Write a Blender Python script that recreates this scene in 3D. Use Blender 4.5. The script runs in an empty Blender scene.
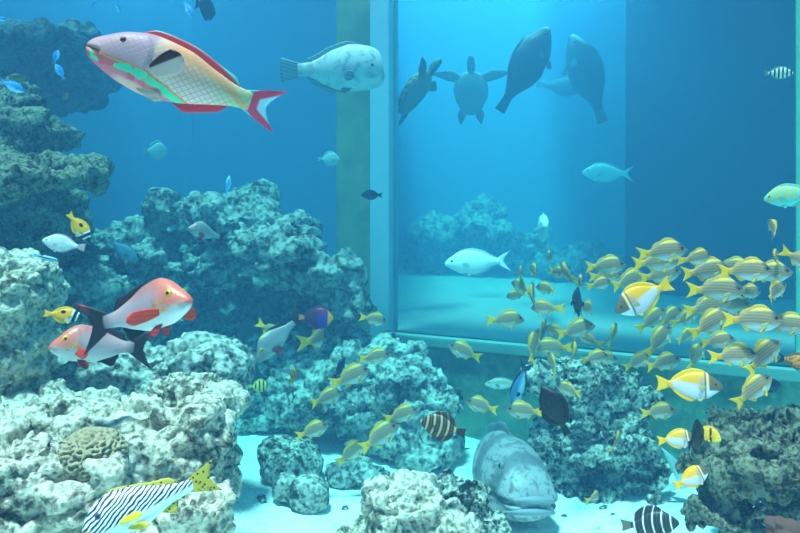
import bpy, bmesh, math, random
from mathutils import Vector, Matrix, noise
R = math.radians
SC = bpy.context.scene
COL = SC.collection
F = 768.0          # focal length in pixels (800 px wide frame)
HOR = 180.0        # horizon row
CAMZ = 1.9

def at(px, py, Y):
    """the point in the tank at distance Y seen at pixel (px, py)"""
    return Vector(((px - 400.0) / F * Y, Y, CAMZ - (py - HOR) / F * Y))

def lin(r, g, b, a=1.0):
    def f(v):
        v /= 255.0
        return v / 12.92 if v <= .04045 else ((v + .055) / 1.055) ** 2.4
    return (f(r), f(g), f(b), a)

# ------------------------------------------------------------------ objects
def link(name, me, mat=None, parent=None):
    o = bpy.data.objects.new(name, me)
    COL.objects.link(o)
    if mat is not None and me is not None and not me.materials:
        me.materials.append(mat)
    if parent is not None:
        o.parent = parent
    return o

def mesh(name, verts, faces, smooth=True):
    me = bpy.data.meshes.new(name)
    me.from_pydata([tuple(v) for v in verts], [], faces)
    me.validate()
    bm = bmesh.new(); bm.from_mesh(me)
    bmesh.ops.remove_doubles(bm, verts=bm.verts, dist=1e-6)
    bmesh.ops.recalc_face_normals(bm, faces=bm.faces)
    bm.to_mesh(me); bm.free()
    if smooth:
        me.polygons.foreach_set('use_smooth', [True] * len(me.polygons))
    return me

def tag(o, label=None, cat=None, group=None, kind=None):
    if label: o['label'] = label
    if cat: o['category'] = cat
    if group: o['group'] = group
    if kind: o['kind'] = kind
    return o

def copy_tree(o, parent=None):
    c = o.copy(); COL.objects.link(c)
    if parent is not None: c.parent = parent
    for ch in list(o.children): copy_tree(ch, c)
    return c

def box_mesh(name, size, center=(0, 0, 0), bevel=0.0):
    bm = bmesh.new()
    bmesh.ops.create_cube(bm, size=1)
    for v in bm.verts:
        v.co = Vector((v.co.x * size[0] + center[0], v.co.y * size[1] + center[1], v.co.z * size[2] + center[2]))
    if bevel:
        bmesh.ops.bevel(bm, geom=bm.edges[:], offset=bevel, segments=2, affect='EDGES')
    me = bpy.data.meshes.new(name); bm.to_mesh(me); bm.free()
    return me

def prism_mesh(name, poly, z0, z1):
    n = len(poly)
    vs = [(x, y, z0) for x, y in poly] + [(x, y, z1) for x, y in poly]
    fs = [list(range(n))[::-1], list(range(n, 2 * n))] + [[i, (i + 1) % n, n + (i + 1) % n, n + i] for i in range(n)]
    return mesh(name, vs, fs, smooth=False)

# ---------------------------------------------------------------- materials
class Mat:
    def __init__(s, name, rough=.6, spec=.3):
        s.m = bpy.data.materials.new(name); s.m.use_nodes = True
        s.nt = s.m.node_tree; s.N = s.nt.nodes; s.L = s.nt.links
        s.b = s.N['Principled BSDF']; s.out = s.N['Material Output']
        s.b.inputs['Roughness'].default_value = rough
        s.b.inputs['Specular IOR Level'].default_value = spec
        s._co = None
    def put(s, sock, v):
        if isinstance(v, bpy.types.NodeSocket): s.L.new(v, sock)
        else: sock.default_value = v
    def co(s):
        if s._co is None:
            t = s.N.new('ShaderNodeTexCoord'); s._co = t.outputs['Object']
        return s._co
    def xyz(s):
        n = s.N.new('ShaderNodeSeparateXYZ'); s.L.new(s.co(), n.inputs[0])
        return n.outputs[0], n.outputs[1], n.outputs[2]
    def op(s, o, a, b=0.0, c=0.0):
        n = s.N.new('ShaderNodeMath'); n.operation = o
        s.put(n.inputs[0], a); s.put(n.inputs[1], b); s.put(n.inputs[2], c)
        return n.outputs[0]
    def add(s, a, b): return s.op('ADD', a, b)
    def mul(s, a, b): return s.op('MULTIPLY', a, b)
    def mad(s, a, k, c): return s.op('MULTIPLY_ADD', a, k, c)
    def ss(s, v, a, b, lo=0.0, hi=1.0):
        n = s.N.new('ShaderNodeMapRange'); n.interpolation_type = 'SMOOTHSTEP'
        if a > b: a, b, lo, hi = b, a, hi, lo
        s.put(n.inputs[0], v); s.put(n.inputs[1], a); s.put(n.inputs[2], b); s.put(n.inputs[3], lo); s.put(n.inputs[4], hi)
        return n.outputs[0]
    def band(s, v, a, b, e=.01):
        return s.mul(s.ss(v, a - e, a + e), s.ss(v, b + e, b - e))
    def mix(s, f, a, b):
        n = s.N.new('ShaderNodeMix'); n.data_type = 'RGBA'
        s.put(n.inputs[0], f); s.put(n.inputs[6], a); s.put(n.inputs[7], b)
        return n.outputs[2]
    def noise(s, scale, detail=4, rough=.55, vec=None, dist=0.0):
        n = s.N.new('ShaderNodeTexNoise')
        s.L.new(vec if vec is not None else s.co(), n.inputs['Vector'])
        n.inputs['Scale'].default_value = scale; n.inputs['Detail'].default_value = detail
        n.inputs['Roughness'].default_value = rough; n.inputs['Distortion'].default_value = dist
        return n.outputs['Fac']
    def voro(s, scale, feature='F1', vec=None):
        n = s.N.new('ShaderNodeTexVoronoi'); n.feature = feature
        s.L.new(vec if vec is not None else s.co(), n.inputs['Vector'])
        n.inputs['Scale'].default_value = scale
        return n.outputs['Distance']
    def comb(s, x, y, z):
        n = s.N.new('ShaderNodeCombineXYZ'); s.put(n.inputs[0], x); s.put(n.inputs[1], y); s.put(n.inputs[2], z)
        return n.outputs[0]
    def bump(s, h, strength=.5, dist=.01):
        n = s.N.new('ShaderNodeBump'); s.put(n.inputs['Height'], h)
        n.inputs['Strength'].default_value = strength; n.inputs['Distance'].default_value = dist
        s.L.new(n.outputs[0], s.b.inputs['Normal'])
    def color(s, c):
        s.put(s.b.inputs['Base Color'], c); return s.m

def plain(name, rgb, rough=.6, spec=.3):
    m = Mat(name, rough, spec)
    n = m.noise(9, 3)
    c = lin(*rgb)
    d = (c[0] * .82, c[1] * .82, c[2] * .82, 1)
    return m.color(m.mix(n, d, c))

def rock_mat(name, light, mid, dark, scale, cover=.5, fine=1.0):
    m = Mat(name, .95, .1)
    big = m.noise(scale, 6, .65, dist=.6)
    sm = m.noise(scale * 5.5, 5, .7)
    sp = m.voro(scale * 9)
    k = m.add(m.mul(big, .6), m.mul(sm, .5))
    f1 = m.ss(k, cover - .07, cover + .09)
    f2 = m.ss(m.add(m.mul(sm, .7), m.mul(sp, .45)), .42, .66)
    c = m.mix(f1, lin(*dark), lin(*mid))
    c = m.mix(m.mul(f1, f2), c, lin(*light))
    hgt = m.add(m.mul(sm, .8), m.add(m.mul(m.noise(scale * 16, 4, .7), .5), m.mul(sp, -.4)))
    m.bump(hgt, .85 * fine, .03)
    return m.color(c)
EXPO = 0.0
AMB = .5
AMB_C = (.38, .66, .95, 1)
SUN_P = 9.2
SUN_C = (1.4, 1.0, 1.0)
SUN_D = (.12, .2, -1)
WALLC = (56, 106, 142)
NAVY = (16, 30, 66)
WY = (2.2, 5.6)
WSC = (.17, .52, .95, 1)
WAC = (0, .87, .945, 1)
WS = (.018, .10, .16)
WA = (.15, .38, .33)
STEP = 1.0
LAMPS = [(450, 8.0, 95), (570, 8.6, 110), (120, 7.3, 25)]  # last entry is an added fill that brightens the top-left water
# ------------------------------------------------------------------ camera
cam = bpy.data.cameras.new('camera'); co = bpy.data.objects.new('camera', cam); COL.objects.link(co)
co.location = (0, 0, CAMZ); co.rotation_euler = (R(90), 0, 0)
cam.sensor_width = 36; cam.lens = F / 800 * 36
cam.shift_y = -(266.5 - HOR) / 800
cam.clip_start = .05
SC.camera = co
SC.view_settings.view_transform = 'Standard'; SC.view_settings.look = 'None'
SC.view_settings.gamma = 1; SC.view_settings.use_curve_mapping = False
SC.view_settings.exposure = EXPO
SC.cycles.volume_bounces = 1
SC.cycles.max_bounces = 6

# ------------------------------------------------------------------ lights
w = bpy.data.worlds.new('hall_light'); SC.world = w; w.use_nodes = True
w.node_tree.nodes['Background'].inputs[0].default_value = AMB_C
w.node_tree.nodes['Background'].inputs[1].default_value = AMB

def sun(name, direction, power, ang, colr):
    l = bpy.data.lights.new(name, 'SUN'); l.energy = power; l.angle = R(ang); l.color = colr
    o = bpy.data.objects.new(name, l); COL.objects.link(o); o.location = (0, 2, 8)
    o.rotation_euler = Vector(direction).to_track_quat('-Z', 'Y').to_euler()
    return o
sun('skylight', SUN_D, SUN_P, 9, SUN_C)

def area(name, loc, target, power, size, colr):
    l = bpy.data.lights.new(name, 'AREA'); l.energy = power; l.shape = 'DISK'; l.size = size; l.color = colr
    o = bpy.data.objects.new(name, l); COL.objects.link(o); o.location = loc
    o.rotation_euler = (Vector(target) - Vector(loc)).to_track_quat('-Z', 'Y').to_euler()
    return o

# ------------------------------------------------------------- the two tanks
A0 = Vector((-.12, 6.0)); DV = Vector((.911, -.412)); NV = Vector((.412, .911))   # window wall: a point, along, away from camera
def wp(px, off=0.0):
    """point on the window wall plane (moved off metres behind it) at pixel column px"""
    k = (px - 400) / F
    Y = (A0.dot(NV) + off) / (NV.y + NV.x * k)
    return Vector((k * Y, Y))
def tpar(p): return (Vector(p) - A0).dot(DV)
def wbox(name, t0, t1, n0, n1, z0, z1, mat, bevel=0.0, parent=None):
    """a box along the window wall, t along it, n behind it"""
    me = box_mesh(name, (t1 - t0, n1 - n0, z1 - z0), ((t0 + t1) / 2, (n0 + n1) / 2, (z0 + z1) / 2), bevel)
    o = link(name, me, mat, parent)
    if parent is None:
        o.location = (A0.x, A0.y, 0); o.rotation_euler = (0, 0, math.atan2(DV.y, DV.x))
    return o
SILL = .71
T_L0, T_L1, T_R = tpar(wp(372)), tpar(wp(391)), tpar(wp(796))

m = Mat('pale_sand', .95, .1)
n1 = m.noise(3, 5); n2 = m.noise(60, 3)
m.bump(m.add(m.mul(m.noise(12, 4), 1.0), m.mul(n2, .25)), .5, .03)
M_SAND = m.color(m.mix(m.ss(m.add(m.mul(n1, .55), m.mul(n2, .5)), .33, .62), lin(206, 202, 190), lin(254, 252, 246)))

def sheet(name, x0, x1, y0, y1, nx, ny, fz, mat):
    vs = []; fs = []
    for j in range(ny + 1):
        for i in range(nx + 1):
            x = x0 + (x1 - x0) * i / nx; y = y0 + (y1 - y0) * j / ny
            vs.append((x, y, fz(x, y)))
    for j in range(ny):
        for i in range(nx):
            a = j * (nx + 1) + i; fs.append((a, a + 1, a + nx + 2, a + nx + 1))
    return link(name, mesh(name, vs, fs), mat)
def sand_z(x, y):
    return .05 * noise.noise((x * .7, y * .7, 3.1)) + .02 * noise.noise((x * 2.3, y * 2.3, 9.0)) + .006 * noise.noise((x * 9, y * 9, 2.0))
tag(sheet('floor', -5, 6, -1, 8.4, 150, 130, sand_z, M_SAND), kind='structure')

m = Mat('blue_painted_wall', .9, .1)
M_WALL = m.color(m.mix(m.noise(1.2, 4), lin(*WALLC), lin(*[v * 1.1 for v in WALLC])))
m = Mat('algae_stained_concrete', .95, .1)
k = m.noise(2.2, 6, .65); k2 = m.noise(14, 4, .7)
m.bump(k2, .3, .02)
M_ALGAE = m.color(m.mix(m.ss(m.add(m.mul(k, .7), m.mul(k2, .35)), .4, .68), lin(66, 102, 84), lin(128, 156, 126)))
m = Mat('pillar_concrete', .95, .1)
k = m.noise(2.5, 6, .6)
M_PILL = m.color(m.mix(m.ss(k, .35, .65), lin(98, 122, 104), lin(132, 148, 120)))
M_TRIM = plain('pale_blue_frame_paint', (150, 190, 205), .6)
M_SILL = plain('worn_sill', (120, 160, 150), .8)
M_NAVY = plain('dark_navy_wall', NAVY, .9)

TOP = 4.7
def wall(name, a, b, z0, z1, th, mat):
    a = Vector(a); b = Vector(b); d = (b - a); L = d.length
    me = box_mesh(name, (L, th, z1 - z0), (L / 2, th / 2, (z0 + z1) / 2))
    o = link(name, me, mat); o.location = (a.x, a.y, 0); o.rotation_euler = (0, 0, math.atan2(d.y, d.x))
    return tag(o, kind='structure')
wall('wall_back', (-5, 8.2), (-.28, 8.2), -.1, TOP, .15, M_WALL)
wall('wall_left', (-4.9, -1), (-4.9, 8.2), -.1, TOP, .1, M_WALL)
pl = link('pillar', box_mesh('pillar', (.30, 2.0, TOP + .1), (0, 1.0, TOP / 2 - .05), .02), M_PILL)
pl.location = (at(353.5, 0, 6.12).x, 6.26, 0); tag(pl, kind='structure')
tr = link('trim_1', box_mesh('trim_1', (.10, .006, TOP)), plain('wall_seam', [v * 1.1 for v in WALLC]))
tr.location = (at(187, 0, 8.17).x, 8.199, TOP / 2); tag(tr, kind='structure')

# lower wall under the window, its sill, the frame and the pane
tag(wbox('wall_right', T_L0, 5.6, 0, .14, -.1, SILL - .07, M_ALGAE), kind='structure')
tag(wbox('trim_2', T_L1, 5.6, -.05, .16, SILL - .07, SILL, M_SILL, .008), kind='structure')
win = bpy.data.objects.new('window_1', None); COL.objects.link(win)
win.location = (A0.x, A0.y, 0); win.rotation_euler = (0, 0, math.atan2(DV.y, DV.x)); tag(win, kind='structure')
wbox('window_frame', T_L0, T_L1, -.04, .14, SILL - .07, TOP, M_TRIM, .006, win)
wbox('window_frame', T_R, T_R + .16, -.04, .14, SILL, TOP, plain('green_glass_edge', (120, 190, 160), .4), .006, win)
m = Mat('clear_acrylic', .02)
g = m.N.new('ShaderNodeBsdfGlossy'); g.inputs['Roughness'].default_value = .02
t = m.N.new('ShaderNodeBsdfTransparent'); t.inputs['Color'].default_value = (.95, .98, .99, 1)
fr = m.N.new('ShaderNodeFresnel'); fr.inputs['IOR'].default_value = 1.1
mx = m.N.new('ShaderNodeMixShader'); m.L.new(fr.outputs[0], mx.inputs[0]); m.L.new(t.outputs[0], mx.inputs[1]); m.L.new(g.outputs[0], mx.inputs[2])
m.L.new(mx.outputs[0], m.out.inputs['Surface'])
wbox('pane', T_L1, T_R, .04, .09, SILL, TOP, m.m, 0, win)

# the tank behind the window
m = Mat('far_tank_sand', .95, .1)
M_SAND2 = m.color(m.mix(m.noise(2, 4), lin(128, 138, 140), lin(166, 172, 170)))
tag(sheet('ground', -3, 9, 4, 13, 90, 90, lambda x, y: (.66 + .02 * noise.noise((x, y, 0))) if (Vector((x, y)) - A0).dot(NV) > .1 else -1.0, M_SAND2), kind='structure')
def farpt(px, Y): return Vector(((px - 400) / F * Y, Y))
wall('wall_far', farpt(250, 12.6), farpt(900, 10.5), .5, TOP, .15, M_WALL)
wall('wall_inner', farpt(626, 8.35), farpt(960, 7.6), .5, TOP, .3, M_NAVY)
wall('wall_side', (-.25, 12.8), (-.25, 6.5), .5, TOP, .08, M_WALL)

# ------------------------------------------------------------------ water
# clear near the front glass, thicker towards the back, thickest in the tank behind the window
mm = bpy.data.materials.new('water'); mm.use_nodes = True
nt = mm.node_tree; nt.nodes.clear()
def nd(t, **kw):
    n = nt.nodes.new(t)
    for k_, v_ in kw.items(): setattr(n, k_, v_)
    return n
def smooth(sock, a, b_, lo, hi):
    n = nd('ShaderNodeMapRange', interpolation_type='SMOOTHSTEP')
    nt.links.new(sock, n.inputs[0])
    for q, v_ in enumerate((a, b_)): n.inputs[1 + q].default_value = v_
    for q, v_ in enumerate((lo, hi)):
        if isinstance(v_, bpy.types.NodeSocket): nt.links.new(v_, n.inputs[3 + q])
        else: n.inputs[3 + q].default_value = v_
    return n.outputs[0]
geo = nd('ShaderNodeNewGeometry'); sep = nd('ShaderNodeSeparateXYZ'); nt.links.new(geo.outputs['Position'], sep.inputs[0])
dot = nd('ShaderNodeVectorMath', operation='DOT_PRODUCT'); nt.links.new(geo.outputs['Position'], dot.inputs[0]); dot.inputs[1].default_value = (NV.x, NV.y, 0)
behind0 = smooth(dot.outputs['Value'], A0.dot(NV) - .05, A0.dot(NV) + .35, 0, 1)
inx = smooth(sep.outputs[0], -.5, -.15, 0, 1)
bm_ = nd('ShaderNodeMath', operation='MULTIPLY'); nt.links.new(behind0, bm_.inputs[0]); nt.links.new(inx, bm_.inputs[1])
def layered(front, rear, back):
    return smooth(bm_.outputs[0], 0, 1, smooth(sep.outputs[1], WY[0], WY[1], front, rear), back)
o_ = nd('ShaderNodeOutputMaterial')
s_ = nd('ShaderNodeVolumeScatter'); s_.inputs['Color'].default_value = WSC; s_.inputs['Anisotropy'].default_value = .2
a_ = nd('ShaderNodeVolumeAbsorption'); a_.inputs['Color'].default_value = WAC
nt.links.new(layered(*WS), s_.inputs['Density']); nt.links.new(layered(*WA), a_.inputs['Density'])
ad = nd('ShaderNodeAddShader')
nt.links.new(s_.outputs[0], ad.inputs[0]); nt.links.new(a_.outputs[0], ad.inputs[1]); nt.links.new(ad.outputs[0], o_.inputs['Volume'])
wl = lambda t, n: tuple(A0 + DV * t + NV * n)
tag(link('water', box_mesh('water', (13.2, 13.2, 4.8), (1.8, 5.7, 2.1)), mm), kind='structure')
SC.cycles.volume_step_rate = STEP

# unseen slab added to shade the tank behind at far right, then the lamps
rp = [wl(1.15, .7), wl(5.8, .6), (9, 12.9), (2.2, 12.6)]
tag(link('added_shade_slab', prism_mesh('added_shade_slab', rp, TOP + .02, TOP + .12), M_NAVY), kind='structure')
for i, (px, Y, p) in enumerate(LAMPS):
    c = at(px, 0, Y)
    area('tank_or_fill_lamp', (c.x, c.y, 4.45), (c.x, c.y, 0), p, 1.2, (.7, .9, 1))
# ------------------------------------------------------------------ rocks
M_FRONT = rock_mat('pale_crusted_rock', (226, 218, 196), (168, 162, 142), (76, 78, 66), 4.2, .495)
M_MID = rock_mat('reef_rock', (206, 202, 190), (132, 134, 120), (42, 52, 48), 3.2, .51)
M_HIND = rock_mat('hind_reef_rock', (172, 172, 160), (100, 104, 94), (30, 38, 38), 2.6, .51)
M_DARK = rock_mat('algae_covered_rock', (222, 218, 200), (120, 124, 108), (30, 36, 34), 4.5, .53)
M_BROWN = rock_mat('brown_mossy_rock', (142, 142, 118), (88, 84, 66), (32, 34, 28), 5.0, .50)
M_SHAD = rock_mat('shadowy_reef_rock', (96, 104, 100), (62, 70, 68), (26, 34, 36), 3.0, .52)  # reef rock darkened, so the overhang's shade is in its colour
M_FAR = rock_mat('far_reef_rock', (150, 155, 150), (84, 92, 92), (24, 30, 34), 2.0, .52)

def rock(name, label, blobs, mat, vox, amp, freq, seed, base=True, cat='rock', group=None, rough=1.0):
    """blobs: (px, py, Y, rx_px, rz_px, ry_m) ellipsoids merged into one craggy stone"""
    bm = bmesh.new()
    for (px, py, Y, rx, rz, ry) in blobs:
        c = at(px, py, Y)
        g = bmesh.ops.create_icosphere(bm, subdivisions=4, radius=1)
        for v in g['verts']:
            q = v.co.normalized()
            # squarish ellipsoid
            k = (abs(q.x) ** 2.6 + abs(q.y) ** 2.6 + abs(q.z) ** 2.6) ** (-1 / 2.6)
            q = q * k
            v.co = Vector((c.x + q.x * rx * .93 * Y / F, c.y + q.y * ry * .9, c.z + q.z * rz * .93 * Y / F))
    me = bpy.data.meshes.new(name); bm.to_mesh(me); bm.free()
    tmp = bpy.data.objects.new('tmp', me); COL.objects.link(tmp)
    md = tmp.modifiers.new('r', 'REMESH'); md.mode = 'VOXEL'; md.voxel_size = vox
    dg = bpy.context.evaluated_depsgraph_get(); dg.update()
    new = bpy.data.meshes.new_from_object(tmp.evaluated_get(dg))
    bpy.data.objects.remove(tmp); bpy.data.meshes.remove(me)
    cen = Vector((0, 0, 0))
    off = Vector((seed * 7.31, seed * 3.77, seed * 1.93))
    # two passes: large lumps, then crags
    for (a, f, mode) in ((amp, freq, 0), (amp * .8 * rough, freq * 1.5, 1), (amp * .34 * rough, freq * 4.0, 2), (amp * .13 * rough, freq * 11, 3)):
        nrm = [v.normal.copy() for v in new.vertices]
        for v, n in zip(new.vertices, nrm):
            c_ = v.co
            p = Vector((c_.x * f, c_.y * f, c_.z * f * 1.5)) + off
            if mode == 0:
                d = noise.fractal(p, 1.0, 2.0, 3, noise_basis='PERLIN_ORIGINAL') * 1.3
            elif mode == 1:                                   # blocks parted by deep cracks, ledges
                q = noise.noise(p) + .25 * noise.noise(p * 3.1)
                d = -.85 * max(0, 1 - abs(q) / .16) ** 1.3 + .35 * noise.cell(p * 1.1 + Vector((q, q, q)) * .6)
            elif mode == 2:
                d = (noise.ridged_multi_fractal(p, .9, 2.1, 3, 1.0, 2.0, noise_basis='PERLIN_ORIGINAL') - 1.0) * .55
                d -= 1.1 * max(0, .33 - noise.voronoi(p * .7)[0][0]) / .33
            else:
                d = noise.turbulence(p, 2, False, noise_basis='PERLIN_ORIGINAL') * 1.4
            v.co += n * (d * a)
        new.update()
    # soften the steps of the blocks a little
    bm = bmesh.new(); bm.from_mesh(new)
    bmesh.ops.smooth_vert(bm, verts=bm.verts, factor=.4, use_axis_x=True, use_axis_y=True, use_axis_z=True)
    bm.to_mesh(new); bm.free()
    new.name = name
    new.polygons.foreach_set('use_smooth', [True] * len(new.polygons))
    lo = min(v.co.z for v in new.vertices)
    cx = sum(v.co.x for v in new.vertices) / len(new.vertices); cy = sum(v.co.y for v in new.vertices) / len(new.vertices)
    org = Vector((cx, cy, lo))
    new.transform(Matrix.Translation(-org))
    o = link(name, new, mat); o.location = org
    return tag(o, label, cat, group)

rock('reef_rock', 'big pale crusted rock filling the lower left, brain coral growing on it',
     [(85, 495, 3.35, 140, 78, .42), (185, 408, 3.65, 56, 38, .32), (198, 450, 3.5, 42, 62, .3), (50, 425, 3.6, 110, 34, .4), (20, 490, 3.05, 70, 50, .28), (90, 480, 3.0, 50, 40, .2)],
     M_FRONT, .014, .10, 2.6, 1)
rock('boulder', 'low pale boulder with a dark hollow underneath, right end of the front left rock',
     [(198, 512, 2.95, 42, 34, .16), (175, 540, 2.95, 40, 34, .16), (180, 600, 2.95, 45, 70, .16)], M_FRONT, .012, .06, 4.0, 2)
rock('reef_rock', 'knobbly grey rock behind the two red-finned snappers',
     [(195, 365, 4.45, 48, 30, .28), (120, 375, 4.5, 70, 30, .28), (150, 420, 4.5, 90, 60, .3)], M_MID, .018, .09, 3.0, 3)
rock('reef_rock', 'tall pale green rock at the left edge beside the lower yellow fish',
     [(8, 300, 4.0, 40, 55, .3), (22, 350, 4.0, 32, 50, .28), (-10, 400, 4.0, 60, 60, .3), (-40, 480, 4.1, 60, 120, .3)], M_FRONT, .016, .09, 3.0, 4)
rock('reef_rock', 'brown mossy rock with pale ledge and dark underside above the left edge',
     [(18, 138, 5.3, 58, 28, .4), (38, 172, 4.95, 56, 18, .5), (30, 215, 5.6, 60, 36, .25), (-50, 300, 5.4, 50, 160, .35), (-20, 120, 5.3, 60, 40, .4), (30, 245, 5.7, 50, 30, .25)], M_BROWN, .02, .10, 3.0, 5)
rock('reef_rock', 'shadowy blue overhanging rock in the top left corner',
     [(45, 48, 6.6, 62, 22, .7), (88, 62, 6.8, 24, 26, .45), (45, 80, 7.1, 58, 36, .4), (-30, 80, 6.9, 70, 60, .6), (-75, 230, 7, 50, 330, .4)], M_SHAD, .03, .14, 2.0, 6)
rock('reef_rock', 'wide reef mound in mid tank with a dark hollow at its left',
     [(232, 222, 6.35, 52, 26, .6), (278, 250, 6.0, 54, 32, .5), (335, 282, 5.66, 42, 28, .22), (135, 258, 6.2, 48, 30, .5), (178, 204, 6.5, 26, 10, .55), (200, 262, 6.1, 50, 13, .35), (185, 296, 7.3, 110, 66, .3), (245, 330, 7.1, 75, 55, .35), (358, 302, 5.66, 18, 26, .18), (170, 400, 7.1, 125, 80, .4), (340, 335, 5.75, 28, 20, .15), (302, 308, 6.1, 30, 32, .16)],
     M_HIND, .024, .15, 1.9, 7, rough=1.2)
rock('reef_rock', 'low rocky slope behind the striped and pink fish at the left',
     [(95, 285, 5.9, 60, 28, .4), (60, 330, 5.9, 70, 40, .4), (120, 340, 5.9, 60, 60, .4)], M_HIND, .024, .12, 2.2, 8)
rock('reef_rock', 'sunlit cyan reef rock in the middle under the small yellow snappers',
     [(300, 372, 5.75, 46, 24, .3), (348, 385, 5.6, 50, 32, .3), (398, 390, 5.36, 46, 34, .2), (326, 414, 5.6, 60, 30, .25), (372, 358, 5.55, 40, 20, .22), (425, 414, 5.22, 32, 26, .16), (280, 348, 5.9, 30, 18, .25), (385, 426, 5.36, 50, 28, .2), (425, 442, 5.18, 34, 22, .15)],
     M_MID, .02, .12, 2.4, 9, rough=1.2)
rock('reef_rock', 'flat lit rock bed beside the front left rock, under the little orange fish',
     [(255, 398, 5.95, 34, 20, .2), (282, 414, 5.85, 28, 14, .15), (245, 415, 5.9, 26, 20, .15)], M_MID, .02, .08, 3.0, 10)
rock('boulder', 'rounded dark grey boulder on the sand, larger of the two together',
     [(292, 460, 4.92, 30, 19, .2), (274, 454, 4.96, 17, 17, .15)], M_DARK, .014, .04, 3.5, 11, rough=.6)
rock('boulder', 'rounded pale boulder on the sand in front of the dark grey one',
     [(308, 494, 4.45, 22, 16, .12), (284, 489, 4.5, 15, 15, .1)], M_MID, .012, .025, 4.5, 12, rough=.6)
rock('rubble_rock', 'low flat rubble rock half sunk in the sand, right of the dark boulder',
     [(358, 474, 4.9, 38, 9, .18)], M_MID, .014, .04, 5, 13)
rock('reef_rock', 'pale cratered rock at bottom centre, nearest the glass',
     [(405, 515, 3.55, 46, 36, .22), (440, 530, 3.5, 34, 24, .2), (375, 500, 3.55, 20, 26, .12), (385, 545, 3.55, 50, 30, .2)], M_FRONT, .011, .055, 4.5, 14)
rock('reef_rock', 'speckled dark rock wedged against the big grouper\'s flank',
     [(462, 502, 4.0, 28, 26, .14), (484, 526, 3.9, 24, 16, .12)], M_DARK, .012, .045, 5, 15)
rock('reef_rock', 'craggy dark and white rock standing against the window wall behind the grouper',
     [(592, 395, 4.8, 36, 26, .2), (612, 430, 4.75, 50, 40, .26), (574, 450, 4.9, 42, 36, .22), (640, 465, 4.7, 26, 30, .2), (550, 380, 4.85, 16, 18, .12), (616, 480, 4.8, 54, 24, .22)], M_DARK, .015, .10, 3.6, 16, rough=1.2)
rock('reef_rock', 'large brown-green rock with a deep shaded cleft at the right edge',
     [(765, 448, 3.6, 58, 26, .36), (716, 474, 3.7, 24, 20, .22), (772, 484, 4.02, 60, 22, .13), (724, 512, 3.6, 34, 20, .22), (800, 514, 3.7, 30, 18, .2), (722, 488, 3.75, 26, 24, .2), (790, 440, 3.75, 50, 34, .3)], M_BROWN, .012, .085, 4.4, 17, rough=1.2)
rock('coral_rock', 'small reddish brown rock in the bottom right corner',
     [(790, 535, 3.2, 20, 12, .1)], plain('reddish_rock', (110, 70, 58), .9), .010, .03, 7, 18)
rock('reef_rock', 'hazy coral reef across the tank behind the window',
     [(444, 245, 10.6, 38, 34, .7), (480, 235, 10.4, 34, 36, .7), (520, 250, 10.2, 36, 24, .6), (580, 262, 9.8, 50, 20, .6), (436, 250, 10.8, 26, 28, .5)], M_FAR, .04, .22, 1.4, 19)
rock('rubble_rock', 'small dark stone on the sand below the tip of the pale fish', [(655, 500, 4.35, 9, 5, .05)], M_DARK, .008, .015, 9, 20)

# brain coral: a dome of meandering ridges
def brain_coral():
    bm = bmesh.new(); bmesh.ops.create_icosphere(bm, subdivisions=6, radius=1)
    rnd = random.Random(4)
    waves = [(Vector((rnd.gauss(0, 1), rnd.gauss(0, 1), rnd.gauss(0, 1))).normalized() * 40, rnd.uniform(0, 6.28)) for _ in range(14)]
    for v in bm.verts:
        q = v.co.normalized()
        s_ = sum(math.cos(q.dot(k) + f_) for k, f_ in waves)
        r = math.tanh(1.5 * s_)
        v.co = q * (1 + .10 * noise.noise(q * 2.2) + .085 * r)
        v.co = Vector((v.co.x * .122, v.co.y * .12, v.co.z * .10))
    me = bpy.data.meshes.new('brain_coral'); bm.to_mesh(me); bm.free()
    me.polygons.foreach_set('use_smooth', [True] * len(me.polygons))
    o = link('brain_coral', me, plain('brain_coral_tan', (168, 156, 124), .9))
    o.location = at(92, 456, 2.98)
    return tag(o, 'domed tan brain coral with meandering ridges on the front left rock', 'coral')
brain_coral()
# ------------------------------------------------------------------ fish
def interp(tab, s):
    """smooth monotone interpolation through (s, v) pairs"""
    n = len(tab)
    if s <= tab[0][0]: return tab[0][1]
    if s >= tab[-1][0]: return tab[-1][1]
    d = [(tab[i + 1][1] - tab[i][1]) / (tab[i + 1][0] - tab[i][0]) for i in range(n - 1)]
    def mm(i):
        if i == 0: return d[0]
        if i == n - 1: return d[-1]
        return 0 if d[i - 1] * d[i] <= 0 else 2 * d[i - 1] * d[i] / (d[i - 1] + d[i])
    for i in range(n - 1):
        if s <= tab[i + 1][0]:
            h = tab[i + 1][0] - tab[i][0]; t = (s - tab[i][0]) / h
            m0, m1 = mm(i) * h, mm(i + 1) * h
            return ((2 * t ** 3 - 3 * t * t + 1) * tab[i][1] + (t ** 3 - 2 * t * t + t) * m0 + (-2 * t ** 3 + 3 * t * t) * tab[i + 1][1] + (t ** 3 - t * t) * m1)

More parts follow.
